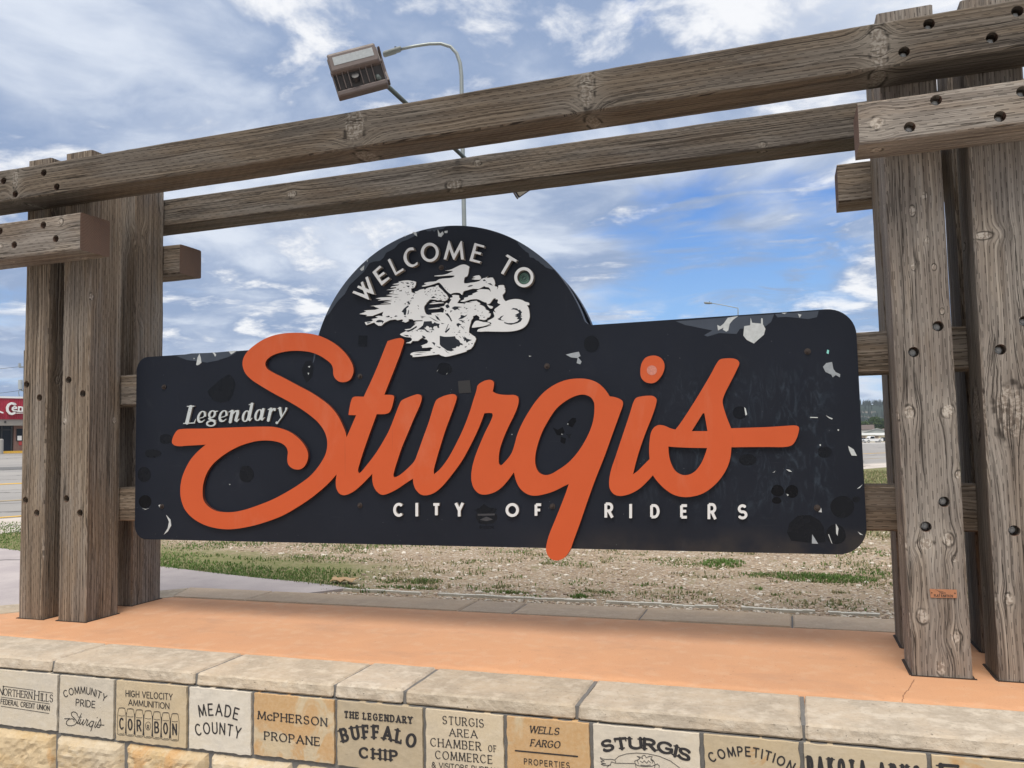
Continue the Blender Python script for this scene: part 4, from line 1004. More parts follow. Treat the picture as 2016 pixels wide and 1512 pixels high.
A_ = '@330,640,5.305'; B_ = '@330,820,5.305'; C_ = '@640,650,6.3'; D_ = '@640,780,6.3'; E_ = '@900,730,5.929'; F_ = '@900,870,5.929'; G_ = '@1180,690,4.8'
STUR = f'''{A_} 45,1225 60,1160 100,1100 130,1088 400,1080 700,1068 1000,1060 1100,1063 1200,1085 1300,1130 1390,1205 1450,1290 1468,1360 1455,1430 1420,1485 1375,1508 1310,1500 1262,1460 1250,1410 1252,1370 1255,1320 1235,1270 1190,1235 1110,1212 1030,1205 940,1210
{B_} 870,270 760,305 650,360 560,420 470,500 410,590 375,690 365,780 375,870 420,935 490,980 570,998 680,998 800,975 950,925 1100,865 1250,785 1400,690 1500,610 1590,500 1650,390 1668,290 1655,200 1620,125 1560,50
{A_} 1490,945 1400,880 1250,790 1100,710 950,620 870,565 810,500 783,420 790,350 830,280 900,215 1000,150 1100,110 1200,88 1310,80 1430,83 1560,105 1680,155 1780,220 1870,310 1925,400 1942,470 1930,530 1900,575 1850,595 1790,590 1745,550 1730,510 1728,460 1710,410 1660,365 1590,320 1500,285 1420,272 1330,268 1240,275 1150,295 1080,325 1035,365 1020,410 1040,455 1090,490 1200,545 1350,625 1500,705 1600,770 1700,850 1780,950 1830,1050 1858,1120 1869,1172*
{C_} 385,1055* 290,1052* 297,1000 325,870 350,830 480,825* 620,520 775,135* 880,105 945,100 978,125 965,200 735,800* 840,808 855,825 850,870 820,980 790,1025 740,1040 640,1042* 550,1290 480,1490
{D_} 430,830 408,925 420,955* 440,945 520,850 620,720 720,560 800,410
{C_} 930,900 950,872 1000,845 1090,810 1150,795 1190,810 1198,850 1180,920 1100,1100
{D_} 1030,450 950,640 900,790 860,920 848,990 865,1008* 930,975 1050,870 1110,800 1150,700 1200,560 1290,310
{C_} 1360,905 1385,862 1450,825 1530,800 1600,795 1632,825 1620,890 1560,1060
{D_} 1500,400 1430,620 1380,790 1348,920 1350,968* 1420,910 1520,780 1620,600 1720,390
{E_} 150,470 190,340 225,230 240,170 290,130 350,108 400,108 428,135 425,190 415,240* 450,262 520,278 600,282 670,283 710,305 718,350 705,420 660,530 600,650 540,790 500,910 485,1020 490,1085 510,1103 560,1060 630,970 665,880 700,750 760,610 840,470 930,340 1030,235 1150,155 1270,108 1400,90 1520,97 1620,130 1700,190 1750,250 1780,298* 1830,305 1890,325 1930,355 1935,395 1900,500 1820,720 1720,1000 1620,1250
{F_} 1530,668 1430,960 1360,1150 1325,1250 1290,1310 1240,1360 1170,1385 1110,1375 1060,1330 1038,1265 1045,1190 1075,1080 1140,920 1220,720 1270,590 1303,490* 1240,520 1130,575 1000,615 900,628 820,610 740,550 690,460 662,355* 600,440 520,530 430,590 330,615 260,605 200,550 170,470 165,390 175,300 210,170 260,40
{E_} 330,710 390,590 415,520 408,495* 365,492 318,495* 280,600 220,740 130,920 50,1060
{D_} 1560,990 1450,1120 1350,1200 1250,1230 1180,1215 1120,1150 1095,1080 1090,1022* 1000,1080 880,1160 760,1215 700,1222 640,1180 600,1110 585,1030 585,962* 530,1020 440,1110 340,1190 240,1228 180,1210 140,1140 132,1060 142,968* 90,1030
{B_} 1640,735 1500,850 1350,950 1200,1035 1000,1110 850,1150 720,1172 620,1178 500,1165 380,1130 260,1060 180,970 140,860 132,770 145,660 180,560 240,450 320,360 398,293* 350,297 200,305 120,310 70,300'''
GHOLE = f'{E_} 1480,278 1560,310 1597,370 1603,440 1590,570 1550,700 1480,840 1400,960 1300,1070 1190,1150 1080,1210 1010,1215 950,1180 915,1100 912,1000 935,880 990,720 1070,570 1160,440 1270,350 1390,290'
IS = f'''{G_} 330,470 350,447 390,435 460,427 510,432 540,460 535,510 500,620 440,770 380,940 340,1080 318,1170* 360,1140 420,1080 475,1025* 470,960 475,850 490,770 520,725 560,705 610,710 670,735 718,748* 760,695 850,560 950,400 1050,230 1110,120 1140,85 1190,75 1260,75 1305,90 1323,120 1300,180 1240,300 1185,410 1165,475 1170,520 1200,620 1245,735* 1400,730 1600,723 1750,713 1860,710 1885,725 1883,770 1860,840 1825,890 1770,910 1600,912 1400,913 1248,915* 1240,1000 1215,1090 1160,1190 1080,1280 980,1350 880,1380 790,1385 700,1362 620,1310 550,1240 505,1180* 460,1230 380,1305 290,1355 200,1375 140,1360 100,1310 92,1240 110,1130 150,1010 220,800 280,620'''
TRI = f'{G_} 978,594* 992,594* 1022,762* 873,762*'
BOWL = f'{G_} 652,908* 750,915 880,920 1018,922* 1000,980 960,1070 900,1145 840,1175 780,1175 720,1140 680,1070 658,990'
DOT = f'{G_} 485,50 545,52 590,80 615,130 610,190 580,250 530,300 480,310 430,295 395,255 387,190 400,120 435,70'
raised('orange_script', [outline(STUR, 4), outline(GHOLE, 4)], .016, ORANGE, ORANGE_EDGE)
raised('orange_script', [outline(IS, 4), outline(TRI), outline(BOWL, 4)], .016, ORANGE, ORANGE_EDGE)
dot = raised('orange_dot', [outline(DOT, 4)], .016, ORANGE, ORANGE_EDGE)
o = prism_obj('sticker_trace', [onf(ellipse(1283.3, 729, 10, 9.6, 24), yS-.0165)], yS-.0168, yS-.0155, plain('pinkish_sticker_trace', (.52, .20, .15), .5, var=.5, scale=160)); o.parent = dot; o.matrix_parent_inverse = dot.matrix_world.inverted()
def flatchild(o, p):
    bpy.context.view_layer.update(); mw = o.matrix_world.copy(); o.parent = p; o.matrix_parent_inverse = p.matrix_world.inverted(); o.matrix_world = mw; return o
flatchild(o, dot)

# WELCOME TO in cut metal
H_ = '@680,460,10.8'; I_ = '@800,465,12.6'; J_ = '@960,480,12.6'
def el(fr, cx, cy, rx, ry): 
    ox_, oy_, k_ = (float(t) for t in fr[1:].split(',')); return ellipse(ox_+cx/k_, oy_+cy/k_, rx/k_, ry/k_, 44)
LET = [[outline(f'{H_} 143,1258 172,1213 408,1298 372,1205 245,1145 270,1102 350,1130 322,1040 368,1012 425,1155 500,1187 420,935 472,905 612,1285 590,1291 447,1243 506,1395 488,1404', sharp=True)],
 [outline(f'{H_} 568,818 728,676 765,715 650,812 700,890 810,808 842,850 722,935 770,1010 915,918 942,955 768,1105', sharp=True)],
 [outline(f'{H_} 895,560 942,525 1080,820 1222,732 1238,775 1060,888', sharp=True)],
 [outline(f'{H_} 1438,290* 1350,305 1280,370 1240,460 1240,550 1285,640 1350,695 1430,708 1535,655* 1530,598* 1460,650 1390,645 1330,590 1302,500 1310,420 1355,365 1420,350 1465,352*')],
 [el(I_, 580, 400, 222, 238), el(I_, 582, 401, 150, 169)],
 [outline(f'{I_} 920,570 1045,105 1062,110 1180,440 1350,115 1372,118 1425,575 1355,578 1325,325 1185,580 1160,580 1062,320 985,582', sharp=True)],
 [outline(f'{I_} 1560,610 1690,165 1932,235 1925,285 1740,235 1708,370 1855,405 1842,465 1690,425 1650,570 1840,622 1815,672', sharp=True)],
 [outline(f'{J_} 440,300 490,260 730,405 700,458 600,405 390,758 325,730 535,365', sharp=True)],
 [el(J_, 898, 828, 238, 250), el(J_, 900, 830, 166, 176)]]
for L_ in LET: raised('metal_letter', L_, .023, ALU, ALU_EDGE)
# gauge sticker inside the last O
disc = schild(prism_obj('gauge_sticker', [onf(el(J_, 903, 848, 158, 162), yS-.001)], yS-.0012, yS+.001, GREEN_DISC))
gx = [[(*onf([(960+(903+r_*math.cos(t))/12.6, 480+(850+r_*math.sin(t)*1.03)/12.6)], yS-.0013)[0], .0022) for t in (i*math.pi/18 for i in range(37))] for r_ in (105,)]
for i in range(12):
    t = i*math.pi/6; gx.append([(*onf([(960+(903+r_*math.cos(t))/12.6, 480+(850+r_*math.sin(t))/12.6)], yS-.0013)[0], .0022) for r_ in (62, 88)])
for i in range(16):
    t = R(25+i*8.6); gx.append([(*onf([(960+(903+r_*math.cos(t))/12.6, 480+(850+r_*math.sin(t))/12.6)], yS-.0013)[0], .0020) for r_ in (124, 142)])
gx.append([(*onf([(960+u/12.6, 480+v/12.6)], yS-.0013)[0], .0028) for u, v in ((890, 870), (930, 835))])
flatchild(prism_obj('gauge_print', strokes_outline(gx, .0006), yS-.0018, yS-.0008, GREEN_INK), disc)

# Legendary
K_ = (350, 780, 8.4)
def KW(*pts): return [(K_[0]+x/8.4, K_[1]+y/8.4, w/8.4) for x, y, w in pts]
def kell(cx, cy, rx, ry, w0, w1, a0=0, a1=360, sl=.22, n=26):
    out = []
    for i in range(n+1):
        t = R(a0+(a1-a0)*i/n); w = w1+(w0-w1)*abs(math.cos(t))**1.3
        out.append((cx+rx*math.cos(t)-ry*math.sin(t)*sl, cy+ry*math.sin(t), w))
    return KW(*out)
LEG = [
 [KW((213, 175, 56), (150, 440, 58)), KW((156, 168, 15), (268, 166, 15)), KW((96, 450, 16), (275, 442, 16)), KW((270, 442, 18), (298, 378, 8))],
 [kell(392, 345, 54, 94, 36, 16, -14, -238), KW((340, 378, 26), (360, 425, 32), (400, 425, 20), (442, 392, 9)), KW((352, 366, 13), (420, 348, 13), (446, 318, 18))],
 [kell(566, 298, 46, 56, 36, 15), KW((608, 258, 14), (652, 248, 18)), KW((540, 348, 20), (512, 372, 26), (560, 392, 36), (605, 412, 40)), kell(548, 450, 66, 42, 30, 20, sl=.1)],
 [kell(748, 332, 54, 92, 36, 16, -14, -238), KW((696, 365, 26), (718, 412, 32), (756, 412, 20), (800, 378, 9)), KW((708, 353, 13), (776, 335, 13), (802, 305, 18))],
 [KW((845, 262, 12), (880, 246, 22), (912, 240, 14)), KW((900, 250, 50), (866, 425, 48)), KW((905, 300, 14), (955, 245, 22), (990, 250, 44), (990, 290, 46)), KW((990, 275, 48), (958, 395, 46), (975, 415, 26), (1015, 375, 9))],
 [kell(1126, 330, 46, 88, 38, 14), KW((1180, 140, 14), (1245, 122, 14)), KW((1226, 130, 46), (1175, 375, 46), (1190, 402, 24), (1226, 362, 9))],
 [kell(1333, 312, 46, 90, 38, 14), KW((1412, 220, 46), (1378, 368, 46), (1394, 392, 24), (1432, 352, 9))],
 [KW((1492, 222, 12), (1530, 206, 20), (1545, 202, 14)), KW((1540, 212, 48), (1496, 400, 46)), KW((1545, 265, 12), (1585, 205, 20), (1603, 212, 34)), KW((1600, 225, 34), (1601, 228, 36))],
 [KW((1655, 205, 12), (1690, 192, 22)), KW((1688, 200, 44), (1706, 300, 40), (1715, 345, 26)), KW((1792, 202, 34), (1785, 235, 22), (1715, 350, 16), (1655, 430, 16), (1632, 440, 24)), KW((1636, 438, 40), (1637, 440, 42))]]
for st in LEG: raised('silver_letter', strokes_outline(st, .28), .010, SILVER, ALU_EDGE, bev=.0015)

# CITY OF RIDERS
CITY = [('C', 774, 794.5, 990, 1017.5), ('I', 820.5, 820.5, 990.3, 1016.5), ('T', 850.5, 867.5, 990.5, 1017), ('Y', 894.5, 913.5, 990.5, 1016.8), ('O', 995.2, 1021.5, 990.5, 1017.8), ('F', 1052.5, 1067.5, 991, 1018),
 ('R', 1190, 1208, 992, 1019), ('I', 1241.5, 1241.5, 992.5, 1020), ('D', 1280, 1298.5, 992.6, 1020.5), ('E', 1339, 1355, 992.8, 1021), ('R', 1393, 1411, 993.2, 1022), ('S', 1452, 1471.5, 993, 1022.5)]
for ch, xa, xb, ya, yb in CITY:
    gw, st = G[ch]; w = 5.4
    ss_ = []
    for s_ in st:
        ss_.append([((xa+xb)/2 if gw == 0 else xa+w/2+(xb-xa-w)*p[0]/gw, yb-w/2*(ch in 'COSDEBTF')-(yb-ya-w*(ch in 'COSDEBTF'))*p[1], w) for p in s_])
    raised('metal_letter', strokes_outline(ss_, .35, butt=True), .012, ALU, ALU_EDGE, bev=.0008)

# emblem: rider, eagle and horses cut from white plate
e1 = '@700,540,12.6'; e2 = '@820,510,12.6'; e3 = '@780,590,12.6'; e4 = '@900,560,12.6'
RIDER = f'''{e2} 560,582 700,738 845,870 885,850 1000,833 1085,850 1130,892 1170,800 1270,772 1400,735 1540,742 1640,690 1690,672 1700,690 1780,700 1825,745 1838,815 1800,765 1740,752 1560,750 1490,792 1540,800 1385,862 1392,885 1285,910 1275,940 1180,962 1182,1000 1085,1045 1130,1060 1200,1052 1330,1008 1450,994
{e4} 520,370 600,405 680,442 725,448 740,482 800,480 850,425 890,365 950,338 955,375 985,365 1015,390 1000,450 1030,475 1075,490 1010,550 940,600 920,640 960,700 892,668 925,780 905,820 830,865 745,912 800,935 840,950 845,985 720,1015 860,1010 700,1060 525,1112 495,1165 700,1164 1000,1170 1250,1170 1400,1155 1550,1120 1680,1050 1760,940 1800,800 1788,660 1762,560 1730,517 1785,512 1790,480 1775,452 1690,430 1620,390 1500,362 1380,365 1270,390 1190,413 1125,265 1175,215 1197,150 1180,130 1195,110 1170,70 1160,20 1100,14 1020,30 1025,60 985,130 1000,62 950,50
{e2} 1935,655 1952,612 1890,460 1790,468 1740,462 1770,415 1735,452 1690,470 1640,480 1625,500 1605,490 1580,530 1500,562 1350,585 1182,600 1180,520 1200,452 1258,425 1290,330 1300,240 1312,198 1255,155 1180,133 1080,150 950,215 820,270 705,285 800,292 905,296 780,360 650,393 445,412 442,426 700,415 930,408 945,422 880,460 720,478 560,500 480,550 330,565 200,592 190,606 250,622 130,668 150,684 300,658 450,615'''
EAGLE = f'''{e1} 1500,185 1495,260 1460,328 1410,345 1378,352 1390,445 1460,470 1520,478 1470,450 1475,432 1540,415 1590,385 1690,360 1720,385 1760,350 1850,320
{e2} 320,700 400,690 470,688 480,660 540,648 550,690 600,735 640,770 690,830 730,860 770,915 792,965 760,1010 700,1042 620,1040 640,1005 520,1025 480,1010 380,1000 328,1005 290,1050 250,1085 245,1110 195,1165 188,1220 205,1300 235,1362 290,1385 380,1380 370,1340 480,1330 600,1320 665,1330 690,1240 640,1200 570,1190 690,1165 705,1120 740,1085 800,1110 840,1040 870,1002 832,995 835,965 905,942 878,898 930,888 1050,898 1060,960 1088,988 1060,1015 1030,1060 1010,1092 1090,1100 1200,1105 1230,1085 1170,1078 1300,1080 1410,1070 1310,1062 1400,1045
{e4} 480,405 520,440 545,445 575,470 555,505 600,510 660,540 700,585 712,625 770,645 800,680 775,715 830,715 830,765 795,815 750,825 720,870 660,885 540,860 560,825 520,775 495,770 490,750 400,785 385,800 400,830 350,890 335,960 300,1080 290,1190 380,1258 440,1295 470,1350 440,1440
{e3} 1950,1040 1915,1140 1850,1222 1750,1255 1740,1285 1620,1322 1450,1368 1320,1402 1220,1416 1120,1388 1060,1355 900,1372 700,1398 500,1417 405,1422 412,1392 345,1360 372,1325 440,1300 560,1288 740,1282 860,1272 845,1248 910,1205 850,1178 760,1192 640,1196 648,1160 612,1142 690,1112 770,1080 792,1030 750,985 690,976 658,935 600,975 540,1022 400,1026 360,1082 232,1076 330,1046 380,1015 392,970 350,936 230,925 130,892 90,858 145,826 260,770 205,738 350,718 440,640 480,610 440,600 520,575 440,562 500,540 670,530
{e3} 640,510 415,514
{e1} 1440,1138 1400,1112 1315,1112 1318,1160 1240,1196 1145,1166 1182,1150 1160,1116 1040,1140 980,1118 850,1136 720,1200 640,1278 570,1276 510,1240 460,1195 265,1260 225,1190 400,1166 440,1130 388,1114 560,1078 492,1048 570,1028 680,1040 660,1008 692,930 520,992 420,1032 255,1036 300,1008 90,986 210,946 270,922 200,906 300,890 480,880 590,850 470,805 460,790 365,786 620,758 880,742 872,718 615,732 780,705 910,668 685,692 820,660 920,632 550,652 640,620 495,600 620,575 860,562 930,545 760,520 830,505 980,488 825,465 900,425 985,392 765,388 900,365 1000,345 1010,318 862,330 905,300 1060,275 1090,250 985,258 910,248 1020,222 1075,205 1065,185 1180,158 1300,148 1430,165'''
DARKS = [f'{e1} 1140,930 1200,850 1260,800 1310,770 1320,800 1260,850 1265,905 1250,990 1235,1020 1195,1000 1190,950', f'{e1} 1285,1000 1310,880 1325,900 1315,980', f'{e1} 1260,690 1320,665 1335,700 1360,740 1330,750 1290,705', f'{e1} 1200,740 1240,712 1245,735',
 f'{e1} 740,1055 830,1025 855,1055 800,1070', f'{e1} 850,1075 915,1060 890,1090', f'{e1} 960,1050 1000,1018 1045,1040 990,1055', f'{e1} 1375,590 1430,570 1440,605', f'{e1} 1420,520 1450,505 1440,540', f'{e1} 1530,760 1560,780 1572,812 1548,790', f'{e1} 1540,845 1570,850 1560,868',
 f'{e1} 1230,460 1285,455 1260,470', f'{e1} 940,580 1080,570 1000,560', f'{e1} 930,500 1080,496 1000,508', f'{e1} 1250,215 1300,200 1330,230 1280,240', f'{e1} 1360,205 1440,200 1400,225', f'{e1} 1400,255 1450,215 1445,240 1415,270', f'{e1} 1255,280 1340,285 1330,320 1290,310', f'{e1} 1110,190 1190,200 1140,212', f'{e1} 1180,320 1240,318 1190,335', f'{e1} 1010,370 1080,355 1060,390', f'{e1} 1070,410 1145,390 1110,425', f'{e1} 1395,300 1440,305 1420,330',
 f'{e1} 500,1185 540,1140 600,1128 660,1140 705,1168 650,1235 660,1185 560,1195', f'{e1} 280,1195 400,1180 300,1225', f'{e1} 1195,1050 1235,1035 1265,1060 1225,1060', f'{e1} 1365,950 1385,945 1380,968',
 f'{e2} 190,830 215,795 225,815', f'{e2} 270,830 290,790 310,800', f'{e2} 320,800 350,745 368,750', f'{e2} 480,735 520,690 500,725', f'{e2} 595,810 640,830 655,865 630,840', f'{e2} 555,905 600,890 590,915', f'{e2} 650,880 700,905 740,930 690,930', f'{e2} 690,960 735,1000 700,990', f'{e2} 355,970 400,930 440,920 445,940 495,950 420,970', f'{e2} 470,880 500,890 485,905',
 f'{e2} 1262,688 1320,650 1400,645 1380,670 1310,690', f'{e2} 1645,520 1690,505 1725,540 1660,548', f'{e2} 1765,605 1840,598 1895,660 1820,635', f'{e2} 1705,565 1755,565 1730,580',
 f'{e3} 1210,345 1280,335 1330,410 1390,530 1360,540 1310,440 1255,390', f'{e3} 1375,205 1450,165 1560,170 1635,185 1530,200 1580,260 1520,235 1450,262', f'{e3} 1340,270 1395,268 1345,320', f'{e3} 1580,330 1650,320 1610,340', f'{e3} 1600,375 1700,400 1765,365 1730,415 1640,470 1535,490 1600,430', f'{e3} 1550,505 1640,510 1715,580 1640,550', f'{e3} 1490,600 1550,578 1620,620 1560,640 1540,690', f'{e3} 1590,650 1640,670 1690,745 1640,700', f'{e3} 1680,655 1695,690 1670,680', f'{e3} 1520,820 1560,788 1600,820 1550,810', f'{e3} 1220,770 1290,600 1300,610 1250,740', f'{e3} 1205,790 1330,690 1320,740 1230,830',
 f'{e3} 1080,895 1200,920 1330,918 1460,905 1480,960 1560,1010 1590,1070 1640,1090 1660,1130 1590,1120 1560,1165 1500,1160 1480,1195 1380,1215 1440,1250 1360,1280 1260,1262 1200,1215 1110,1150 1080,1110', f'{e3} 1690,910 1760,970 1880,1000 1800,1030 1750,1070 1720,1010 1680,1030', f'{e3} 1640,890 1690,960 1670,980', f'{e3} 1560,895 1610,940 1580,930', f'{e3} 1860,1080 1905,1075 1880,1110', f'{e3} 1790,1085 1820,1100 1800,1120', f'{e3} 1690,1170 1760,1150 1720,1190',
 f'{e3} 640,885 700,905 735,950 690,970 655,930', f'{e3} 880,1060 930,1055 968,1080 950,1140 920,1100', f'{e3} 985,1145 1060,1170 1110,1180 1080,1205', f'{e3} 1180,1220 1260,1290 1325,1335 1250,1300', f'{e3} 440,1312 600,1305 760,1305 600,1318', f'{e3} 420,1372 560,1350 660,1352 520,1372', f'{e3} 900,1310 960,1300 940,1325',
 f'{e3} 690,540 880,530 890,590 930,585 950,555 1000,585 1080,600 1060,650 1070,700 1030,700 1010,650 940,660 910,700 945,765 880,740 790,760 900,720 860,680 830,700 800,660 760,650 720,700 690,690 760,760 850,812 760,800 700,745 600,740 520,745 600,690 660,640',
 f'{e3} 210,770 340,745 440,690 500,650 520,680 460,720 400,760 300,800 270,790', f'{e3} 170,870 290,880 320,905 260,910', f'{e3} 345,885 380,900 360,915', f'{e3} 480,740 500,780 520,740 545,790 505,770', f'{e3} 800,415 930,480 1050,548 960,520', f'{e3} 960,380 1040,430 1100,530 1010,480', f'{e3} 1000,370 1080,375 1020,385', f'{e3} 590,400 740,420 640,425', f'{e3} 610,440 700,440 640,460', f'{e3} 1115,575 1200,595 1130,605', f'{e3} 1220,140 1290,110 1330,185 1260,215 1230,180', f'{e3} 1205,265 1240,260 1230,300', f'{e3} 1670,200 1720,180 1700,210', f'{e3} 1720,225 1790,205 1740,240',
 f'{e4} 1335,620 1390,585 1480,595 1530,640 1560,620 1575,655 1610,690 1580,735 1605,765 1560,780 1620,790 1570,810 1615,850 1580,915 1500,960 1400,985 1340,1000 1260,990 1170,960 1165,930 1260,960 1400,955 1490,920 1540,870 1480,850 1510,815 1430,795 1480,780 1430,760 1540,700 1500,650 1420,620', f'{e4} 1000,850 1050,835 1080,795 1155,765 1075,850 1100,880 1180,905 1090,890 1030,875', f'{e4} 400,795 480,765 560,825 450,850 420,830', f'{e4} 555,770 605,772 580,785', f'{e4} 640,805 690,830 650,820', f'{e4} 505,645 535,665 510,665', f'{e4} 455,610 475,620 460,628', f'{e4} 260,910 300,860 290,900']
ISL = [f'{e4} 735,490 800,525 885,548 878,580 850,602 790,575', f'{e4} 365,1068 400,980 450,908 530,900 640,930 770,942 818,962 760,1000 640,1040 480,1060', f'{e2} 1360,495 1470,465 1390,448 1555,400 1600,482 1560,512', f'{e2} 310,1112 420,1080 600,1070 690,1088 560,1100 420,1115', f'{e2} 290,1240 420,1215 590,1205 580,1222 420,1240', f'{e2} 370,1068 440,1048 475,1055', f'{e3} 1480,1165 1560,1120 1610,1140 1500,1215', f'{e3} 1170,1095 1220,1085 1240,1130 1180,1120']
raised('emblem', [outline(RIDER, 2)], .010, ALU, ALU_EDGE, bev=0)
em = raised('emblem', [outline(EAGLE, 1, True)] , .010, ALU, ALU_EDGE, bev=0)
for t in ISL: raised('emblem', [outline(t, 2)], .0095, ALU, ALU_EDGE, bev=0)
inkm = plain('dark_blue_grey_emblem_print', (0.017, 0.021, 0.030), .5, var=.2, scale=30, spec=.25)
pr = [outline(t, 1, True) for t in DARKS]
rr = random.Random(5)
for (x0, y0, x1, y1, n) in ((745, 552, 815, 580, 14), (768, 566, 818, 600, 10), (834, 566, 884, 590, 16), (905, 590, 955, 640, 16), (885, 640, 925, 665, 8), (800, 640, 850, 655, 8)):
    for i in range(n*2):
        x, y = rr.uniform(x0, x1), rr.uniform(y0, y1); a = rr.uniform(-.6, 1.0); l = rr.uniform(1.2, 3.6)
        pr.append([(x, y), (x+l*math.cos(a), y-l*math.sin(a)), (x+l*.6, y+rr.uniform(.5, 1.2))])
# the print sits on the plates; a patch is kept only where its centre lies on a plate
def inside(p, poly):
    c = False; j = len(poly)-1
    for i in range(len(poly)):
        if (poly[i][1] > p[1]) != (poly[j][1] > p[1]) and p[0] < (poly[j][0]-poly[i][0])*(p[1]-poly[i][1])/(poly[j][1]-poly[i][1])+poly[i][0]: c = not c
        j = i
    return c
eo, ro = outline(EAGLE, 1, True), outline(RIDER, 2)
keep = [l for l in pr if inside((sum(p[0] for p in l)/len(l), sum(p[1] for p in l)/len(l)), eo) or inside((sum(p[0] for p in l)/len(l), sum(p[1] for p in l)/len(l)), ro)]
vv, ff = [], []
for i, l in enumerate(keep):
    v_, f_ = prism([onf(l, yS-.0103)], yS-.0104-.0000*i, yS-.0098); o_ = len(vv); vv += v_; ff += [tuple(a+o_ for a in f) for f in f_]
me = bpy.data.meshes.new('emblem_print'); me.from_pydata(vv, [], ff); me.update()
bm = bmesh.new(); bm.from_mesh(me); bm.normal_update()
for f in bm.faces:
    if abs(f.normal.y) > .5 and f.normal.y > 0: f.normal_flip()
bm.to_mesh(me); bm.free()
flatchild(link('emblem_print', me, inkm), em)

# bolts, chips, sticker ghosts
for i, (px, py) in enumerate([(709, 741), (709, 995), (869, 527), (1077, 721), (1088, 997), (1590, 692), (1609, 1000), (323, 762), (319, 997)]):
    p = on_y(px, py, yS); c = MB()
    c.tube([(p.x, yS+.001, p.z), (p.x, yS-.003, p.z)], .0125, 20); c.tube([(p.x, yS-.003, p.z), (p.x, yS-.010, p.z)], .0078, 6); c.tube([(p.x, yS-.010, p.z), (p.x, yS-.014, p.z)], .0042, 10)
    schild(c.build('bolt', RUST, bevel=.0006))
def patch(name, polys, m_, d=.0018): return schild(prism_obj(name, [onf(p, yS-d) for p in polys], yS-d, yS+.0005, m_))
r1_ = '@1160,600,2.966'; z6 = '@620,430,3.6'; z3 = '@0,960,3.877'
def O(t): return outline(t, 1, True)
for t in (f'{r1_} 905,125 940,120 943,75 951,105 1003,110 1004,78 1013,80 1015,115 1029,140 1020,175 985,205 962,226 920,205 900,180', f'{r1_} 748,118 765,126 785,110 810,75 870,66 840,88 820,112 812,150 800,157 780,145 785,133 752,150', f'{r1_} 1290,655 1335,656 1335,661 1290,660',
          f'{r1_} 1380,644 1400,655 1422,664 1418,670 1400,662', f'{r1_} 905,598 914,605 922,640 913,648', f'{r1_} 1150,960 1170,964 1185,976 1165,973', f'{r1_} 1070,981 1088,970 1082,978', f'{r1_} 1218,52 1240,58 1229,76', f'{r1_} 1122,48 1155,46 1140,54', f'{r1_} 1512,824 1545,845 1563,882 1532,880 1518,850',
          f'{r1_} 1440,1278 1456,1306 1450,1350 1442,1335', f'{r1_} 1568,1324 1600,1345 1582,1342', f'{r1_} 1395,1340 1400,1340 1420,1396 1414,1390', f'{r1_} 1563,1075 1597,1049 1580,1070', f'{r1_} 1345,815 1352,814 1353,824 1347,825', f'{r1_} 1450,727 1459,727 1458,737 1451,735', f'{r1_} 1152,1104 1166,1110 1158,1117', f'{r1_} 1355,1186 1358,1212 1338,1210',
          f'{z3} 1268,210 1300,245 1306,290 1280,335 1250,358 1280,310 1290,260', f'{z3} 1210,135 1222,128 1218,152', f'{z3} 1085,158 1110,168 1140,156 1112,164',
          f'{A_} 298,415 312,340 332,298 346,345 352,392 332,410 312,420', f'{A_} 462,284 490,288 508,312 495,330 480,300', f'{A_} 638,275 722,268 690,290 662,306', f'{A_} 1465,432 1490,425 1480,445', f'{A_} 1462,498 1478,500 1470,520', f'{A_} 270,342 282,345 275,360',
          f'{z6} 870,78 886,108 906,92 912,110 894,132 874,126', f'{z6} 918,90 940,86 938,104 919,103', f'{z6} 690,95 718,98 724,128 708,118', f'{z6} 318,360 350,332 345,365 330,372', f'{z6} 628,126 648,120 640,130', f'{z6} 366,300 376,290 372,310', f'{z6} 1515,972 1535,976 1520,980',
          f'{C_} 1385,510 1402,488 1392,508', f'{C_} 1500,548 1518,528 1508,546', f'{B_} 640,705 656,706 648,716', f'{E_} 1285,615 1300,618 1290,630', f'{E_} 1215,735 1232,738 1222,748', f'{E_} 632,740 646,738 640,750'):
    patch('paint_chip', [O(t)], CHIP)
for t in (f'{r1_} 1365,362 1385,340 1418,334 1426,375 1440,394 1466,405 1464,424 1440,410 1422,424 1414,408 1380,392', f'{z6} 1778,965 1840,950 1870,945 1882,975 1865,985 1890,1015 1880,1034 1855,1025 1862,990 1815,985', f'{r1_} 1302,1340 1337,1396 1300,1394'):
    patch('tape_remnant', [O(t)], CHIP_GREY)
patch('turquoise_chip', [O(f'{r1_} 1390,262 1401,266 1398,288 1386,282')], plain('turquoise_flake', (.25, .65, .60), .6))
def EL(fr, cx, cy, rx, ry, n=28, wob=.06):
    ox_, oy_, k_ = (float(t) for t in fr[1:].split(',')); q = rr.uniform(0, 9)
    return [(ox_+(cx+rx*(1+wob*math.sin(3*t+q))*math.cos(t))/k_, oy_+(cy+ry*(1+wob*math.sin(2*t+q))*math.sin(t))/k_) for t in (2*math.pi*i/n for i in range(n))]
ng = 0
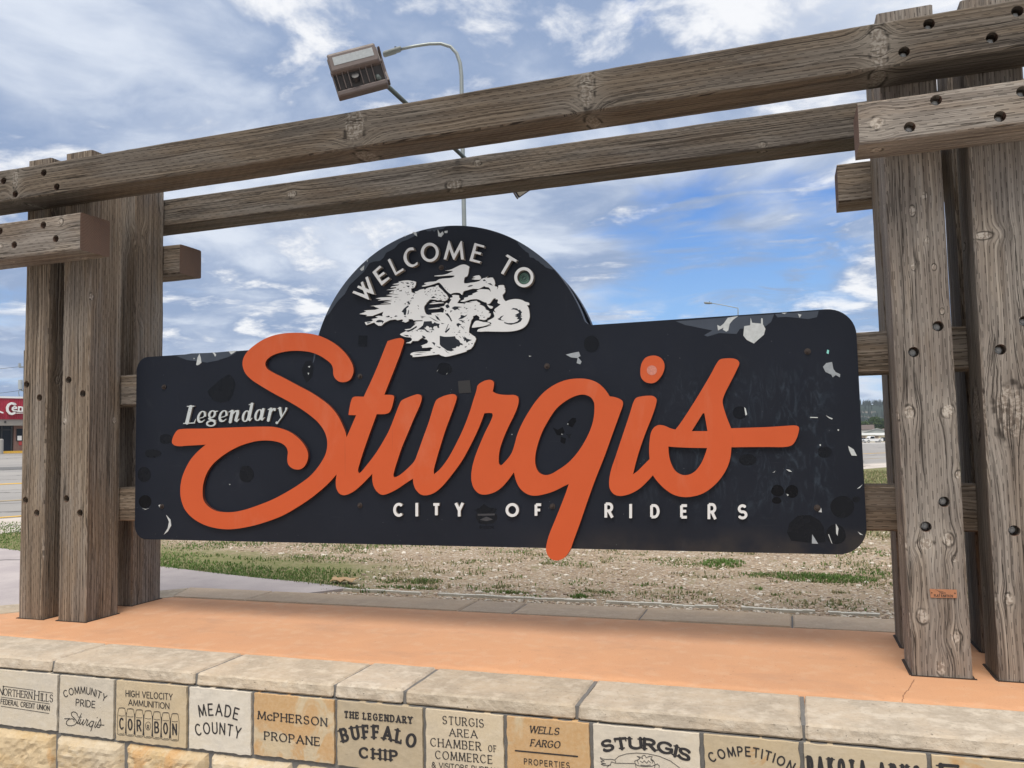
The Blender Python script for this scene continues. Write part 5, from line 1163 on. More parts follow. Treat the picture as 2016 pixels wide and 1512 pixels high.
for p in (EL(z3, 1107, 107, 48, 50, wob=.01), EL(B_, 822, 600, 74, 92), EL(r1_, 1100, 1085, 38, 34), EL(r1_, 1184, 1090, 38, 36), EL(r1_, 1095, 1142, 28, 20), EL(r1_, 1478, 1180, 70, 64, wob=.02), EL(r1_, 925, 905, 52, 34, wob=.02), EL(r1_, 880, 630, 42, 38, wob=.02),
          O(f'{A_} 415,690 480,630 560,560 640,512 690,560 708,620 680,730 640,790 560,812 480,790 430,730'), O(f'{A_} 1400,460 1440,380 1500,370 1525,440 1510,540 1450,605 1410,520'), O(f'{E_} 1115,660 1175,690 1230,655 1255,715 1215,755 1165,750'), O(f'{E_} 1290,600 1340,550 1385,550 1390,590 1345,660 1305,645'), O(f'{E_} 1210,768 1270,790 1255,860 1205,830'), O(f'{E_} 1270,735 1335,740 1310,800'),
          O(f'{C_} 415,65 525,68 520,205 412,200'), O(f'{r1_} 1155,1330 1170,1275 1220,1230 1290,1228 1345,1260 1370,1300 1380,1385 1300,1390 1180,1378'), EL(r1_, 1560, 1135, 24, 18), EL(r1_, 1375, 860, 40, 34), EL(r1_, 1440, 1340, 60, 55), EL('@0,640,3.877', 1165, 980, 62, 34), EL('@0,640,3.877', 1265, 870, 48, 40), EL('@0,640,3.877', 1255, 470, 20, 18), EL('@0,640,3.877', 1100, 1140, 50, 58, wob=.02), EL(z6, 1960, 890, 55, 60, wob=.02), EL(C_, 1480, 480, 95, 80)):
    ng += 1; patch('sticker_ghost', [p], GHOST_DARK if ng in (1, 3, 4, 5, 11, 12, 13) else GHOST, .0008)
patch('glue_square', [O(f'{C_} 1648,632 1795,618 1812,775 1660,784')], GLUE)
# ghost of a shield shaped badge with the word below
F2 = lambda x, y: (900+x/5.929, 870+y/5.929)
patch('badge_ghost', [O(f'{F_} 200,790 262,768 310,725 370,765 470,780 440,830 470,850 465,905 430,945 340,960 260,950 222,900 215,850 240,830')], GHOST, .0008)
gl = plain('faint_print', (.040, .040, .046), .5, var=.3, scale=50)
a = on_y(*F2(262, 1008), yS-.0007); b_ = on_y(*F2(432, 1008), yS-.0007); h = on_y(*F2(262, 980), yS-.0007).z-a.z
bl_ = text_loops('BOGOR', a.x, b_.x, a.z, h, .2)
schild(prism_obj('faint_lettering', bl_, yS-.0009, yS, GHOST))
patch('badge_bar', [O(f'{F_} 238,840 440,836 438,858 240,862'), O(f'{F_} 262,910 340,872 420,905 345,925')], gl, .0011)
# chalked bands along the upper edges
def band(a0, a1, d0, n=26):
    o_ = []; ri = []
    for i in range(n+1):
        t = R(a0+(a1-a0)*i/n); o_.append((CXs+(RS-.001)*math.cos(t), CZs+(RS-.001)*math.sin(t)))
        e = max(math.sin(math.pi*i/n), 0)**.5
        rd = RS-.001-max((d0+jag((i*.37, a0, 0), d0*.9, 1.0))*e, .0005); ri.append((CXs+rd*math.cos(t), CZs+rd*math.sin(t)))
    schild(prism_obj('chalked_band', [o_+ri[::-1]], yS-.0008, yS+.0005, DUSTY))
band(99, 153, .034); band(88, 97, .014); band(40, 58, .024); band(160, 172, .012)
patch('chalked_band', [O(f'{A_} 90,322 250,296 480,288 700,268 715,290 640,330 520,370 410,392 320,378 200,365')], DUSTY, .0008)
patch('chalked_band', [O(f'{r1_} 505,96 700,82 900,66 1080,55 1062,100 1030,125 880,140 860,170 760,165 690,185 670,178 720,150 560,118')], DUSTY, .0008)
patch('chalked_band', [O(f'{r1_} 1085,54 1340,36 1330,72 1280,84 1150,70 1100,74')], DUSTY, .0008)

# ------------------------------------------------------------------ ground and street
def gz(x, y):
    r_ = math.hypot(x, y); th = math.degrees(math.atan2(x, y))
    k = min(max((th+45)/45, 0), 1); k = k*k*(3-2*k); sl = .0137*(1-k) - .0061*k
    return sl*min(max(0, r_-9), 320)
SA = Vector((-9.6, 8.0, 0)); SU = Vector((.477, .879, 0)); SN = Vector((-.879, .477, 0))
def st(s, t): p = SA + SU*t + SN*s; return p.x, p.y
TT = [-140, -90, -60, -40] + list(range(-30, 60, 2)) + [65, 75, 90, 110, 140, 180, 240, 320, 420]
def strip(name, s0, s1, ds, m_, dz=0.0, tt=TT, cut=None, skirt=0.0):
    ns = max(1, int(math.ceil((s1-s0)/ds))); vs = []; fs = []
    for t in tt:
        for i in range(ns+1):
            x, y = st(s0+(s1-s0)*i/ns, t); vs.append((x, y, gz(x, y)+dz))
    n = ns+1
    for j in range(len(tt)-1):
        for i in range(ns): a = j*n+i; fs.append((a, a+n, a+n+1, a+1))
    me = bpy.data.meshes.new(name); me.from_pydata(vs, [], fs); me.update()
    bm = bmesh.new(); bm.from_mesh(me)
    if cut is not None: bmesh.ops.bisect_plane(bm, geom=bm.verts[:]+bm.edges[:]+bm.faces[:], plane_co=(0, cut, 0), plane_no=(0, 1, 0), clear_inner=True)
    if skirt:
        r_ = bmesh.ops.extrude_edge_only(bm, edges=[e for e in bm.edges if e.is_boundary])
        for g in r_['geom']:
            if isinstance(g, bmesh.types.BMVert): g.co.z -= skirt
    bmesh.ops.recalc_face_normals(bm, faces=bm.faces)
    if sum(f.normal.z for f in bm.faces) < 0: bmesh.ops.reverse_faces(bm, faces=bm.faces)
    bm.to_mesh(me); bm.free()
    o = link(name, me, m_); tag(o, kind='structure'); return o
def make_ground():
    m_, b = mat('gravelly_dirt'); o = b.n('ShaderNodeTexCoord').outputs['Object']; x, y, z = b.xyz(o)[:3]
    a = b.noise(o, 1.3, 5, 0.6); f = b.noise(o, 55.0, 6, 0.7); v = b.vor(o, 75.0, out='Color'); md = b.noise(b.v('MULTIPLY', o, (1, .6, 1)), 6.0, 6, 0.65)
    dirt = b.mix(b.ss(a, .35, .65), (.325, .245, .17), (.38, .30, .215)); dirt = b.mix(b.ss(f, .42, .68), dirt, (.23, .17, .115))
    dirt = b.mix(b.m('MULTIPLY', b.ss(b.xyz(v)[0], .72, .95), .75), dirt, (.58, .52, .45)); dirt = b.mix(b.m('MULTIPLY', b.ss(b.xyz(v)[1], .85, .97), .6), dirt, (.12, .10, .085))
    dry = b.mix(f, (.20, .19, .085), (.13, .145, .055)); dirt = b.mix(b.m('MULTIPLY', b.ss(md, .56, .70), .62), dirt, dry)
    gm = b.mix(b.ss(b.noise(o, 18.0, 5, .7), .35, .65), (.15, .165, .06), (.24, .22, .115))
    far = b.m('MULTIPLY', b.ss(b.m('ADD', y, b.m('MULTIPLY', md, 3.0)), 8.6, 11.2), b.ss(b.m('ADD', x, b.m('MULTIPLY', y, .15)), -2.0, 0.5))
    strip_ = b.m('ADD', b.m('ADD', b.m('MULTIPLY', x, .2707), y), -3.83)          # distance behind the edge of the walk
    nearg = b.m('MULTIPLY', b.m('MULTIPLY', b.ss(strip_, -.05, .02), b.m('SUBTRACT', 1.0, b.ss(b.m('ADD', strip_, b.m('MULTIPLY', md, -.9)), .15, .75))), b.m('SUBTRACT', 1.0, b.ss(x, -3.2, -2.2)))
    col = b.mix(b.m('MAXIMUM', far, nearg), dirt, gm)
    finish(b, col, .95, b.bump(b.m('ADD', b.m('MULTIPLY', f, .7), b.m('MULTIPLY', b.xyz(v)[0], .5)), .9, .012), .2); return m_
def make_pave(name, c1, c2, sc=2.0, crack=True, lines=0.0):
    m_, b = mat(name); o = b.n('ShaderNodeTexCoord').outputs['Object']
    a = b.noise(o, sc, 6, .6); f = b.noise(o, 70.0, 5, .7); w = b.noise(b.v('MULTIPLY', o, (1, .35, 1)), sc*.35, 5, .55)
    col = b.mix(b.ss(a, .35, .65), c1, c2); col = b.mix(b.m('MULTIPLY', b.ss(f, .5, .75), .3), col, tuple(x*.55 for x in c1)); col = b.mix(b.m('MULTIPLY', b.ss(w, .52, .66), .35), col, tuple(x*.62 for x in c2))
    if crack:
        vd = b.n('ShaderNodeTexVoronoi', {'Vector': b.v('ADD', o, b.scale(b.noise(o, 3.0, 4, col=True), .4)), 'Scale': .30}, feature='DISTANCE_TO_EDGE').outputs['Distance']
        col = b.mix(b.m('MULTIPLY', b.m('SUBTRACT', 1.0, b.ss(vd, .006, .016)), .6), col, (.05, .048, .045))
    finish(b, col, .9, b.bump(f, .3, .003), .25); return m_
GROUND = make_ground()
strip('ground', -90, -1.9, 3.0, GROUND, tt=[-90, -60] + list(range(-40, 60, 3)) + [65, 75, 90, 110, 140, 180, 240, 320, 420], cut=3.0)
fp = MB(); fp.bbox((-40, -60, -.85), (40, 3.0, -.72)); o = fp.build('plaza', make_pave('plaza_concrete', (.36, .33, .30), (.42, .39, .355))); tag(o, kind='structure')
rw = MB(); rw.bbox((-40, 2.86, -.72), (-5.37*S, 3.0, .004)); rw.bbox((2.31*S, 2.86, -.72), (40, 3.0, .004)); o = rw.build('ground_step', MORTAR); tag(o, kind='structure')
CONC = make_pave('pale_concrete', (.47, .42, .375), (.53, .48, .44), 1.2)
strip('roadside_path', -1.9, 0.0, .95, CONC, .004)
tk = [t for t in TT if -30 <= t <= 60]
o = strip('kerb', 0.0, .16, .16, plain('kerb_concrete', (.45, .42, .38), .9, var=.2, scale=20), .012, tt=tk, skirt=.12)
YEL = plain('worn_yellow_paint', (.62, .37, .055), .8, var=.35, scale=12)
strip('kerb_marking', .01, .15, .14, YEL, .017, tt=[t for t in range(-30, 7)])
ASPH = make_pave('worn_asphalt', (.265, .255, .25), (.33, .315, .30), .25)
strip('street', .16, 58, 3.0, ASPH, -.05)
strip('road_marking', 4.2, 4.36, .16, plain('faded_yellow_paint', (.40, .30, .15), .85, var=.4, scale=3), -.044); strip('road_marking', 10.3, 10.75, .16, YEL, -.044)
strip('road_patch', 21.0, 24.5, 1.2, make_pave('dark_asphalt', (.13, .13, .132), (.17, .168, .168), .5), -.045, tt=[t for t in TT if t < 24])
strip('parking_lot', 58, 300, 30, make_pave('pale_asphalt', (.36, .34, .32), (.42, .40, .375), .1, crack=False), -.03, tt=[-140, -90, -60, -30, -10, 0, 10, 20, 40, 60, 90, 140, 200, 280, 420])
# stamped walk that passes behind the planter
def poly_sheet(name, pts, z0, z1, m_):
    vs, fs = [], []; n = len(pts)
    vs = [(x, y, gz(x, y)+z1) for x, y in pts] + [(x, y, gz(x, y)+z0) for x, y in pts]
    fs = [tuple(range(n))] + [(i, n+i, n+(i+1) % n, (i+1) % n) for i in range(n)]
    me = bpy.data.meshes.new(name); me.from_pydata(vs, [], fs); me.update()
    bm = bmesh.new(); bm.from_mesh(me); bmesh.ops.recalc_face_normals(bm, faces=bm.faces)
    if max(bm.faces, key=lambda f: f.calc_area()).normal.z < 0: bmesh.ops.reverse_faces(bm, faces=bm.faces)
    bm.to_mesh(me); bm.free(); o = link(name, me, m_); tag(o, kind='structure'); return o
poly_sheet('walk', [(-2.62, 4.535), (-2.79, 4.60), (-3.01, 4.665), (-3.46, 4.755), (-4.02, 4.91), (-4.51, 5.055), (-6.8, 5.675), (-9.5, 6.40), (-9.5, 3.02), (-4.70, 3.02), (-4.62, 3.20), (-3.55, 4.17), (-2.9, 4.17)], -.05, .016,
           make_pave('mauve_stamped_concrete', (.365, .325, .33), (.44, .395, .39), 2.2))
eb = MB(); xs = [-2.66+i*.06 for i in range(52)]
for i in range(len(xs)-1):
    if i in (9, 10, 27, 38, 39, 46): continue
    y = 4.515-.022*(xs[i]+2.66); j1 = jag((xs[i], 0, 0), .010, 8)
    eb.bbox((xs[i], y-.012+j1, -.03), (xs[i+1], y+.016+j1*.5, .014+jag((xs[i], 5, 1), .012, 6)))
o = eb.build('edging_kerb', plain('white_mortar_edging', (.55, .53, .47), .9, var=.25, scale=30)); tag(o, kind='structure')

# loose stones and grass
def multi(name, mats): 
    me = bpy.data.meshes.new(name); return me
def pebbles():
    r_ = random.Random(3); ico = bmesh.new(); bmesh.ops.create_icosphere(ico, subdivisions=1, radius=1); bv = np.array([v.co[:] for v in ico.verts]); bf = np.array([[v.index for v in f.verts] for f in ico.faces]); ico.free()
    V, F_, MI = [], [], []; n = 0
    def put(x, y, s):
        nonlocal n
        v = bv*np.array([s*r_.uniform(.7, 1.4), s*r_.uniform(.7, 1.4), s*r_.uniform(.4, .8)])*(1+np.array([[r_.uniform(-.18, .18)] for _ in bv])); a = r_.uniform(0, 6.28); ca, sa = math.cos(a), math.sin(a)
        v = np.c_[v[:, 0]*ca-v[:, 1]*sa, v[:, 0]*sa+v[:, 1]*ca, v[:, 2]]+np.array([x, y, gz(x, y)+s*.2])
        V.append(v); F_.append(bf+n); n += len(bv); MI.extend([r_.choice((0, 0, 1, 1, 2, 3))]*len(bf))
    for i in range(6500):
        y = 4.5+(r_.random()**1.7)*5.0; x = r_.uniform(-.78*y, .30*y)
        if x*.2707+y-3.83 < (.9 if x < -2.9 else .05) and x < -2.4: continue
        put(x, y, r_.choice((.004, .005, .006, .007, .009, .013))*r_.uniform(.8, 1.3)*(1+.1*(y-4.5)))
    for i in range(2200): put(r_.uniform(-2.75, 1.3), r_.uniform(4.17, 4.47), r_.uniform(.005, .011))
    me = bpy.data.meshes.new('gravel'); me.from_pydata(np.concatenate(V).tolist(), [], np.concatenate(F_).tolist()); me.update()
    o = link('gravel', me, [plain('tan_pebble', (.43, .345, .26), .9, var=.3), plain('pale_pebble', (.60, .55, .48), .9, var=.2), plain('brown_pebble', (.27, .21, .165), .9, var=.3), plain('pink_pebble', (.43, .33, .26), .9, var=.25)])
    me.polygons.foreach_set('material_index', MI); tag(o, kind='stuff')
pebbles()
def leafmat(name, c1, c2):
    m_, b = mat(name); o = b.n('ShaderNodeTexCoord').outputs['Object']; n = b.noise(o, 9.0, 4, .7); col = b.mix(b.ss(n, .3, .7), c1, c2)
    d = b.n('ShaderNodeBsdfPrincipled', {'Base Color': col, 'Roughness': .6, 'Specular IOR Level': .3}); t = b.n('ShaderNodeBsdfTranslucent', {'Color': col})
    mx = b.n('ShaderNodeMixShader', {0: .3, 1: d.outputs[0], 2: t.outputs[0]}); b.n('ShaderNodeOutputMaterial', {'Surface': mx.outputs[0]}); return m_
GR = [leafmat('fresh_grass', (.085, .165, .034), (.140, .225, .058)), leafmat('dull_grass', (.15, .175, .075), (.21, .215, .105)), leafmat('dry_grass', (.33, .28, .16), (.42, .36, .22))]
def grass(name, spots, seed=1):
    """spots: (x, y, blade height, mix) - mix picks fresh / dull / dry"""
    r_ = random.Random(seed); V, F_, MI = [], [], []
    for (x, y, h, mx) in spots:
        a = r_.uniform(0, 6.28); lean = r_.uniform(.15, .9)*h; w = r_.uniform(.0022, .0045)*(1+.08*y); h *= r_.uniform(.6, 1.25); z = gz(x, y)
        dx, dy = math.cos(a), math.sin(a); px, py = -dy*w, dx*w; k = len(V)
        V += [(x-px, y-py, z-.004), (x+px, y+py, z-.004), (x+dx*lean*.4+px*.7, y+dy*lean*.4+py*.7, z+h*.62), (x+dx*lean*.4-px*.7, y+dy*lean*.4-py*.7, z+h*.62), (x+dx*lean, y+dy*lean, z+h)]
        F_ += [(k, k+1, k+2, k+3), (k+3, k+2, k+4)]; q = r_.random(); mi = 0 if q < mx[0] else 1 if q < mx[0]+mx[1] else 2; MI += [mi, mi]
    me = bpy.data.meshes.new(name); me.from_pydata(V, [], F_); me.update(); o = link(name, me, GR); me.polygons.foreach_set('material_index', MI); tag(o, kind='stuff'); return o
rg = random.Random(21)
sp = []
for i in range(23000):                              # verge along the walk, ragged on its far side
    x = rg.uniform(-9.3, -2.45); d = rg.random()**1.5*1.35; y0 = 3.83-.2707*x
    dens = noise.noise(Vector((x*1.6, d*3.0, 0)))*.55
    lim = (.62+dens)*(1.0 if x < -3.2 else max(.22, (-2.3-x)/.9)); lim = lim if x > -6 else 1.3
    if d > lim*(.75+.5*rg.random()): continue
    sp.append((x, y0+d+.0+rg.uniform(-.03, 0), rg.uniform(.010, .024) if d > .05 else rg.uniform(.015, .03), (.74, .2, .06) if x < -2.9 else (.5, .35, .15)))
grass('verge_grass', sp, 2)
sp = []
def clump(px, py, rx, ry, n, h, mx, gx=None):
    c = on_z(px, py, 0.0)
    for i in range(int(n*.55)):
        a = rg.uniform(0, 6.28); q = rg.random()**.6; sp.append((c.x+rx*q*math.cos(a), c.y+ry*q*math.sin(a), h*.45*rg.uniform(.6, 1.2)*(1.15-.5*q), mx))
BR = (.86, .12, .02); DU = (.15, .6, .25); MD = (.45, .4, .15)
for c in ((1422, 1110, .16, .22, 800, .06, BR), (1625, 1140, .30, .16, 1700, .055, BR), (1570, 1134, .34, .14, 900, .045, MD), (1500, 1134, .12, .10, 240, .04, MD), (1735, 1130, .24, .2, 700, .04, MD), (1690, 1150, .2, .2, 300, .03, DU), (1705, 1087, .3, .25, 300, .04, BR), (1690, 1113, .25, .3, 350, .05, DU),
          (1313, 1104, .22, .16, 300, .03, MD), (1345, 1112, .2, .14, 240, .03, MD), (1113, 1110, .22, .14, 300, .035, MD), (1093, 1101, .15, .12, 160, .03, MD), (1210, 1101, .15, .12, 160, .03, DU), (1010, 1088, .3, .3, 320, .03, MD), (928, 1107, .12, .12, 150, .03, DU),
          (985, 1166, .16, .05, 240, .035, MD), (1012, 1168, .10, .04, 160, .04, MD), (1140, 1176, .05, .05, 120, .06, BR), (1050, 1175, .06, .03, 70, .03, BR), (1190, 1167, .06, .04, 80, .03, MD), (898, 1140, .05, .05, 60, .03, MD), (995, 1155, .1, .05, 90, .03, DU), (835, 1146, .13, .09, 420, .06, MD), (800, 1158, .22, .05, 380, .04, BR), (780, 1145, .14, .09, 260, .04, MD), (760, 1070, .4, .4, 620, .05, BR), (670, 1075, .5, .4, 700, .05, MD), (820, 1076, .4, .3, 320, .04, MD), (450, 1070, .3, .5, 500, .06, BR), (370, 1075, .5, .4, 800, .05, MD), (510, 1072, .2, .3, 260, .05, MD),
          (590, 1098, .3, .2, 420, .035, MD), (655, 1102, .35, .2, 500, .04, MD), (690, 1085, .2, .2, 200, .04, MD), (735, 1105, .2, .12, 120, .03, DU), (640, 1165, .03, .03, 24, .06, DU), (750, 1168, .04, .02, 22, .05, DU), (1630, 1195, .2, .1, 150, .025, DU), (1500, 1200, .2, .08, 120, .02, DU), (1450, 1187, .2, .08, 120, .02, DU)): clump(*c)
for i in range(330):
    y = 4.6+rg.random()**1.4*6; x = rg.uniform(-.62*y, .30*y); n = rg.randint(8, 46); r0 = rg.uniform(.03, .13)
    dr = rg.random(); mx = (.05, .45, .5) if dr < .55 else DU if dr < .9 else MD
    for k in range(n): a = rg.uniform(0, 6.28); q = rg.random()**.7*r0; sp.append((x+q*math.cos(a)*1.5, y+q*math.sin(a), rg.uniform(.008, .024), mx))
for i in range(16000):                              # mown lawn towards the road
    y = 7.6+rg.random()**1.3*16; x = rg.uniform(-.02*y, .125*y)
    if rg.random() > min(1, (y-7.4)/2.2): continue
    sp.append((x, y, rg.uniform(.02, .045)*(1+.02*y), (.06, .56, .38)))
grass('weed_grass', sp, 4)
# torn cardboard lying at the end of the walk
c0 = on_z(677, 1143, .02); vs = []; fs = []
for j in range(4):
    for i in range(7): u = (i/6-.5)*.17; v = (j/3-.5)*.09; vs.append((c0.x+u+.01*math.sin(j*2.1), c0.y+v+jag((i, j, 3), .012, 1), .016+abs(math.sin(i*1.1+j*.6))*.022+jag((i, j, 0), .012, 1.3)))
for j in range(3):
    for i in range(6): a = j*7+i; fs.append((a, a+1, a+8, a+7))
me = bpy.data.meshes.new('cardboard_scrap'); me.from_pydata(vs, [], fs); me.update(); o = link('cardboard_scrap', me, plain('tan_cardboard', (.44, .30, .17), .85, var=.2, scale=30))
md = o.modifiers.new('thick', 'SOLIDIFY'); md.thickness = .004; tag(o, 'crumpled tan cardboard scrap at the grassy end of the walk behind the planter', 'cardboard')

# ------------------------------------------------------------------ lamps
GALV = plain('galvanised_pole', (.30, .33, .33), .45, metal=.5, var=.12, scale=6)
def hdir(px): d = ray(px, 856); d.z = 0; return d.normalized()
def street_lamp(px0, r_, pts, w0, w1, lum, label):
    d = hdir(px0); Q = EYE+d*r_; P = lambda a: on_plane(a[0], a[1], Q, d)
    base = P(pts[0]); base.z = gz(base.x, base.y)-.1
    root = empty('street_lamp', (base.x, base.y, base.z)); tag(root, label, 'street lamp', 'street lamps rising behind the sign'); bpy.context.view_layer.update(); inv = root.matrix_world.inverted()
    k = len(pts); c = MB(); c.tube([base]+[P(a) for a in pts], [w0*1.15]+[w0+(w1-w0)*i/(k-1) for i in range(k)], 12); o = c.build('pole', GALV, root, smooth=True); o.matrix_parent_inverse = inv
    c = MB(); a, b_ = P(lum[0]), P(lum[1]); ax = (b_-a).normalized(); L = (b_-a).length; h = L*.17
    M = Matrix.Translation((a+b_)/2) @ Matrix(((ax.x, d.x, 0, 0), (ax.y, d.y, 0, 0), (ax.z, d.z, 1, 0), (0, 0, 0, 1)))
    c.box((0, 0, 0), (L/2, L*.2, h*.55), M); c.box((L*.1, 0, -h*.5), (L*.36, L*.16, h*.35), M); o = c.build('luminaire', plain('lamp_head_paint', (.22, .24, .24), .5), root, bevel=L*.06); o.matrix_parent_inverse = inv
    c = MB(); q = M @ Vector((-L*.18, 0, h*.5)); c.tube([q, q+Vector((0, 0, h*.7))], h*.32, 12); o = c.build('light_sensor', plain('dark_sensor', (.06, .07, .09), .5), root); o.matrix_parent_inverse = inv
    c = MB(); c.tube([base, base+Vector((0, 0, .12))], w0*2.2, 16); o = c.build('base_flange', GALV, root); o.matrix_parent_inverse = inv
street_lamp(911, 24, [(914, 445), (911, 300), (909, 190), (908.5, 150), (906, 125), (899, 105), (887, 92), (868, 86), (845, 86.5), (815, 91), (789, 97)], .068, .042, ((790, 96), (754, 107)), 'tall galvanised street lamp with a curved arm rising above the arch of the sign')
street_lamp(1453, 95, [(1453, 640), (1453, 612), (1453, 606), (1451.5, 606.5), (1440, 604), (1420, 600), (1402, 597)], .055, .042, ((1402, 597), (1386, 596)), 'thin distant street lamp whose arm shows over the right top edge of the sign')

def floodlight(org, ex, ey, ez, scale, rod, label):
    """die-cast flood lamp: ez is its finned back, the glass is on the far side"""
    M = Matrix(((ex.x, ey.x, ez.x, org.x), (ex.y, ey.y, ez.y, org.y), (ex.z, ey.z, ez.z, org.z), (0, 0, 0, 1))) @ Matrix.Scale(scale, 4)
    HS = FL_MAT
    root = empty('floodlight', rod[-1]); tag(root, label, 'floodlight', 'floodlights on the timber frame'); bpy.context.view_layer.update(); inv = root.matrix_world.inverted()
    def kid(o, p=root): o.parent = p; o.matrix_parent_inverse = (inv if p is root else p.matrix_world.inverted()); return o
    def pr(prof, x0, x1, bev=.0):
        c = MB(); n = len(prof); c.add([M @ Vector((x0, y, z)) for y, z in prof]+[M @ Vector((x1, y, z)) for y, z in prof], [tuple(range(n))[::-1], tuple(range(n, 2*n))]+[(i, (i+1) % n, n+(i+1) % n, n+i) for i in range(n)]); return c
    lid = kid(pr([(.004, .030), (.066, .042), (.074, .036), (.074, .012), (-.004, .0), (-.004, .022)], -.104, .088).build('housing', HS, bevel=.006*scale))
    kid(pr([(-.004, .0), (.074, .010), (.078, -.03), (-.062, -.052), (-.066, -.030)], -.108, .094).build('heat_sink', plain('dark_housing_paint', (.05, .046, .048), .55), bevel=.002))
    kid(pr([(-.062, -.012), (-.052, -.028), (-.058, -.064), (-.078, -.058), (-.080, -.018)], -.108, .096).build('front_rim', HS, bevel=.004*scale))
    kid(pr([(-.002, .018), (.008, .020), (.006, .004), (-.004, .0)], -.110, .098).build('rim', HS, bevel=.002))
    for i, x in enumerate((-.090, -.066, -.044, .004, .028, .052)):
        kid(pr([(-.004, .016), (-.058, -.010), (-.058, -.034), (-.004, -.008)], x-.0016, x+.0016).build('fin', HS))
    for x in (-.106, .090): kid(pr([(.0, .016), (-.062, -.012), (-.070, -.040), (.07, -.02), (.07, .012)], x, x+.003).build('end_web', HS))
    kid(pr([(.072, .012), (.050, -.022), (-.012, -.038), (-.064, -.020), (-.070, -.05), (.078, -.036)], .096, .106).build('side_plate', HS, bevel=.002))
    c = MB(); c.tube([M @ Vector((-.020, -.028, .010)), M @ Vector((-.020, -.034, -.012))], .015*scale, 20); kid(c.build('plug_cap', plain('black_plug', (.03, .03, .034), .4), bevel=.001))
    lb = pr([(.020, .0335), (.052, .0395), (.052, .0402), (.020, .0342)], -.086, .074); kid(lb.build('rating_label', plain('silver_rating_label', (.36, .39, .41), .35, var=.25, scale=90)), lid)
    c = pr([(.026, .0347), (.036, .0366), (.036, .0372), (.026, .0353)], .004, .018); kid(c.build('label_print', INK), lid)
    c = pr([(-.054, -.0555), (.070, -.0335), (.0702, -.0345), (-.0538, -.0565)], -.096, .084); kid(c.build('glass', plain('lamp_glass', (.55, .54, .48), .15)))
    c = MB(); c.tube(rod, .0105, 12); kid(c.build('arm', plain('grey_green_conduit', (.115, .14, .135), .5, metal=.2), smooth=True))
    return root
FL_MAT = plain('taupe_cast_housing', (.135, .108, .102), .5, var=.15, scale=40)
t = R(17.2); ex = (CR*math.cos(t)+CU*math.sin(t)+CF*.10).normalized(); ez0 = (-CF*math.cos(R(14))+CU*math.sin(R(14))); ey = ez0.cross(ex).normalized(); ez = ex.cross(ey).normalized()
B0 = on_y(706, 137, 3.0); sc_ = (111/FPX*(B0-EYE).dot(CF))/.222
r0, r1_p = on_y(742, 150, 3.03), on_y(919, 315, 3.93)
floodlight(B0, ex, ey, ez, sc_, [r0, r1_p, r1_p+(r1_p-r0).normalized()*.10+Vector((0, 0, -.02))], 'taupe floodlight with a silver label held on a slanting arm above the front crossbeam')
t = R(33); ex2 = (CR*math.cos(t)+CU*math.sin(t)-CF*.1).normalized(); ez2 = (CF*math.cos(R(20))-CU*math.sin(R(-30))).normalized(); ey2 = ez2.cross(ex2).normalized(); ez2 = ex2.cross(ey2).normalized()
B2 = on_y(1032, 350, 5.0); q = on_y(1075, 330, 3.98)
floodlight(B2, -ex2, ey2, ez2, sc_*1.0, [B2, (B2+q)/2+Vector((0, 0, .05)), q], 'floodlight mostly hidden behind the rear crossbeam with its lens corner peeking below')

# ------------------------------------------------------------------ shop on the left
dS = hdir(20); QS = EYE+dS*75; QS.z = gz(QS.x, QS.y); NS = -SN
def sp_(px, py): p = on_plane(px, py, QS, NS); return (p-QS).dot(SU), p.z
a20, zt_ = sp_(20, 782); _, zf = sp_(20, 826); _, zbd = sp_(20, 838); zg = QS.z
MS = Matrix(((SU.x, SN.x, 0, QS.x), (SU.y, SN.y, 0, QS.y), (0, 0, 1, 0), (0, 0, 0, 1)))
shop = empty('shop_building', (QS.x, QS.y, zg)); tag(shop, 'low shop with a red ribbed fascia and white letters across the street on the left', 'shop'); bpy.context.view_layer.update(); inv = shop.matrix_world.inverted()
def sk(o, p=None):
    o.parent = p or shop; o.matrix_parent_inverse = inv if p is None else p.matrix_world.inverted(); return o
def sbox(name, a0, a1, y0, y1, z0, z1, m_, p=None, bev=0): c = MB(); c.bbox((a0, y0, z0), (a1, y1, z1), MS); return sk(c.build(name, m_, bevel=bev), p)
RED = plain('red_fascia_paint', (.42, .030, .060), .5, var=.12, scale=1.5); BRICK = plain('brown_brick', (.19, .115, .095), .9, var=.35, scale=9)
WHT = plain('white_trim', (.78, .78, .77), .5, var=.05); GLASS = plain('dark_shop_glass', (.010, .013, .020), .12, var=.4, scale=.8, spec=.25); ALF = plain('dark_door_frame', (.035, .036, .04), .4)
sbox('wall', -15, 24, .30, 14, zg-.3, zt_-.1, BRICK)
sbox('fascia', -15, 24, -.55, .28, zf, zt_-.12, RED); c = MB()
for i in range(260): a = -15+i*.15; c.bbox((a, -.60, zf), (a+.07, -.552, zt_-.12), MS)
sk(c.build('fascia_ribs', RED)); sbox('trim', -15.1, 24.1, -.66, .3, zt_-.118, zt_+.02, WHT); sbox('roof', -15, 24, .32, 14, zt_-.098, zt_-.05, plain('grey_roof', (.3, .3, .3), .9))
sbox('sign_band', -15, 24, -.50, .28, zbd, zf-.003, plain('grey_beige_band', (.30, .28, .255), .7, var=.1, scale=2))
aw0, aw1 = sp_(27, 860)[0], sp_(60, 860)[0]
door = sbox('door', sp_(-30, 860)[0], aw0-.06, .14, .28, zg+.02, zbd-.02, GLASS); c = MB()
for x in (sp_(-30, 860)[0], sp_(3.5, 860)[0], aw0-.12): c.bbox((x-.05, .08, zg), (x+.05, .135, zbd-.02), MS)
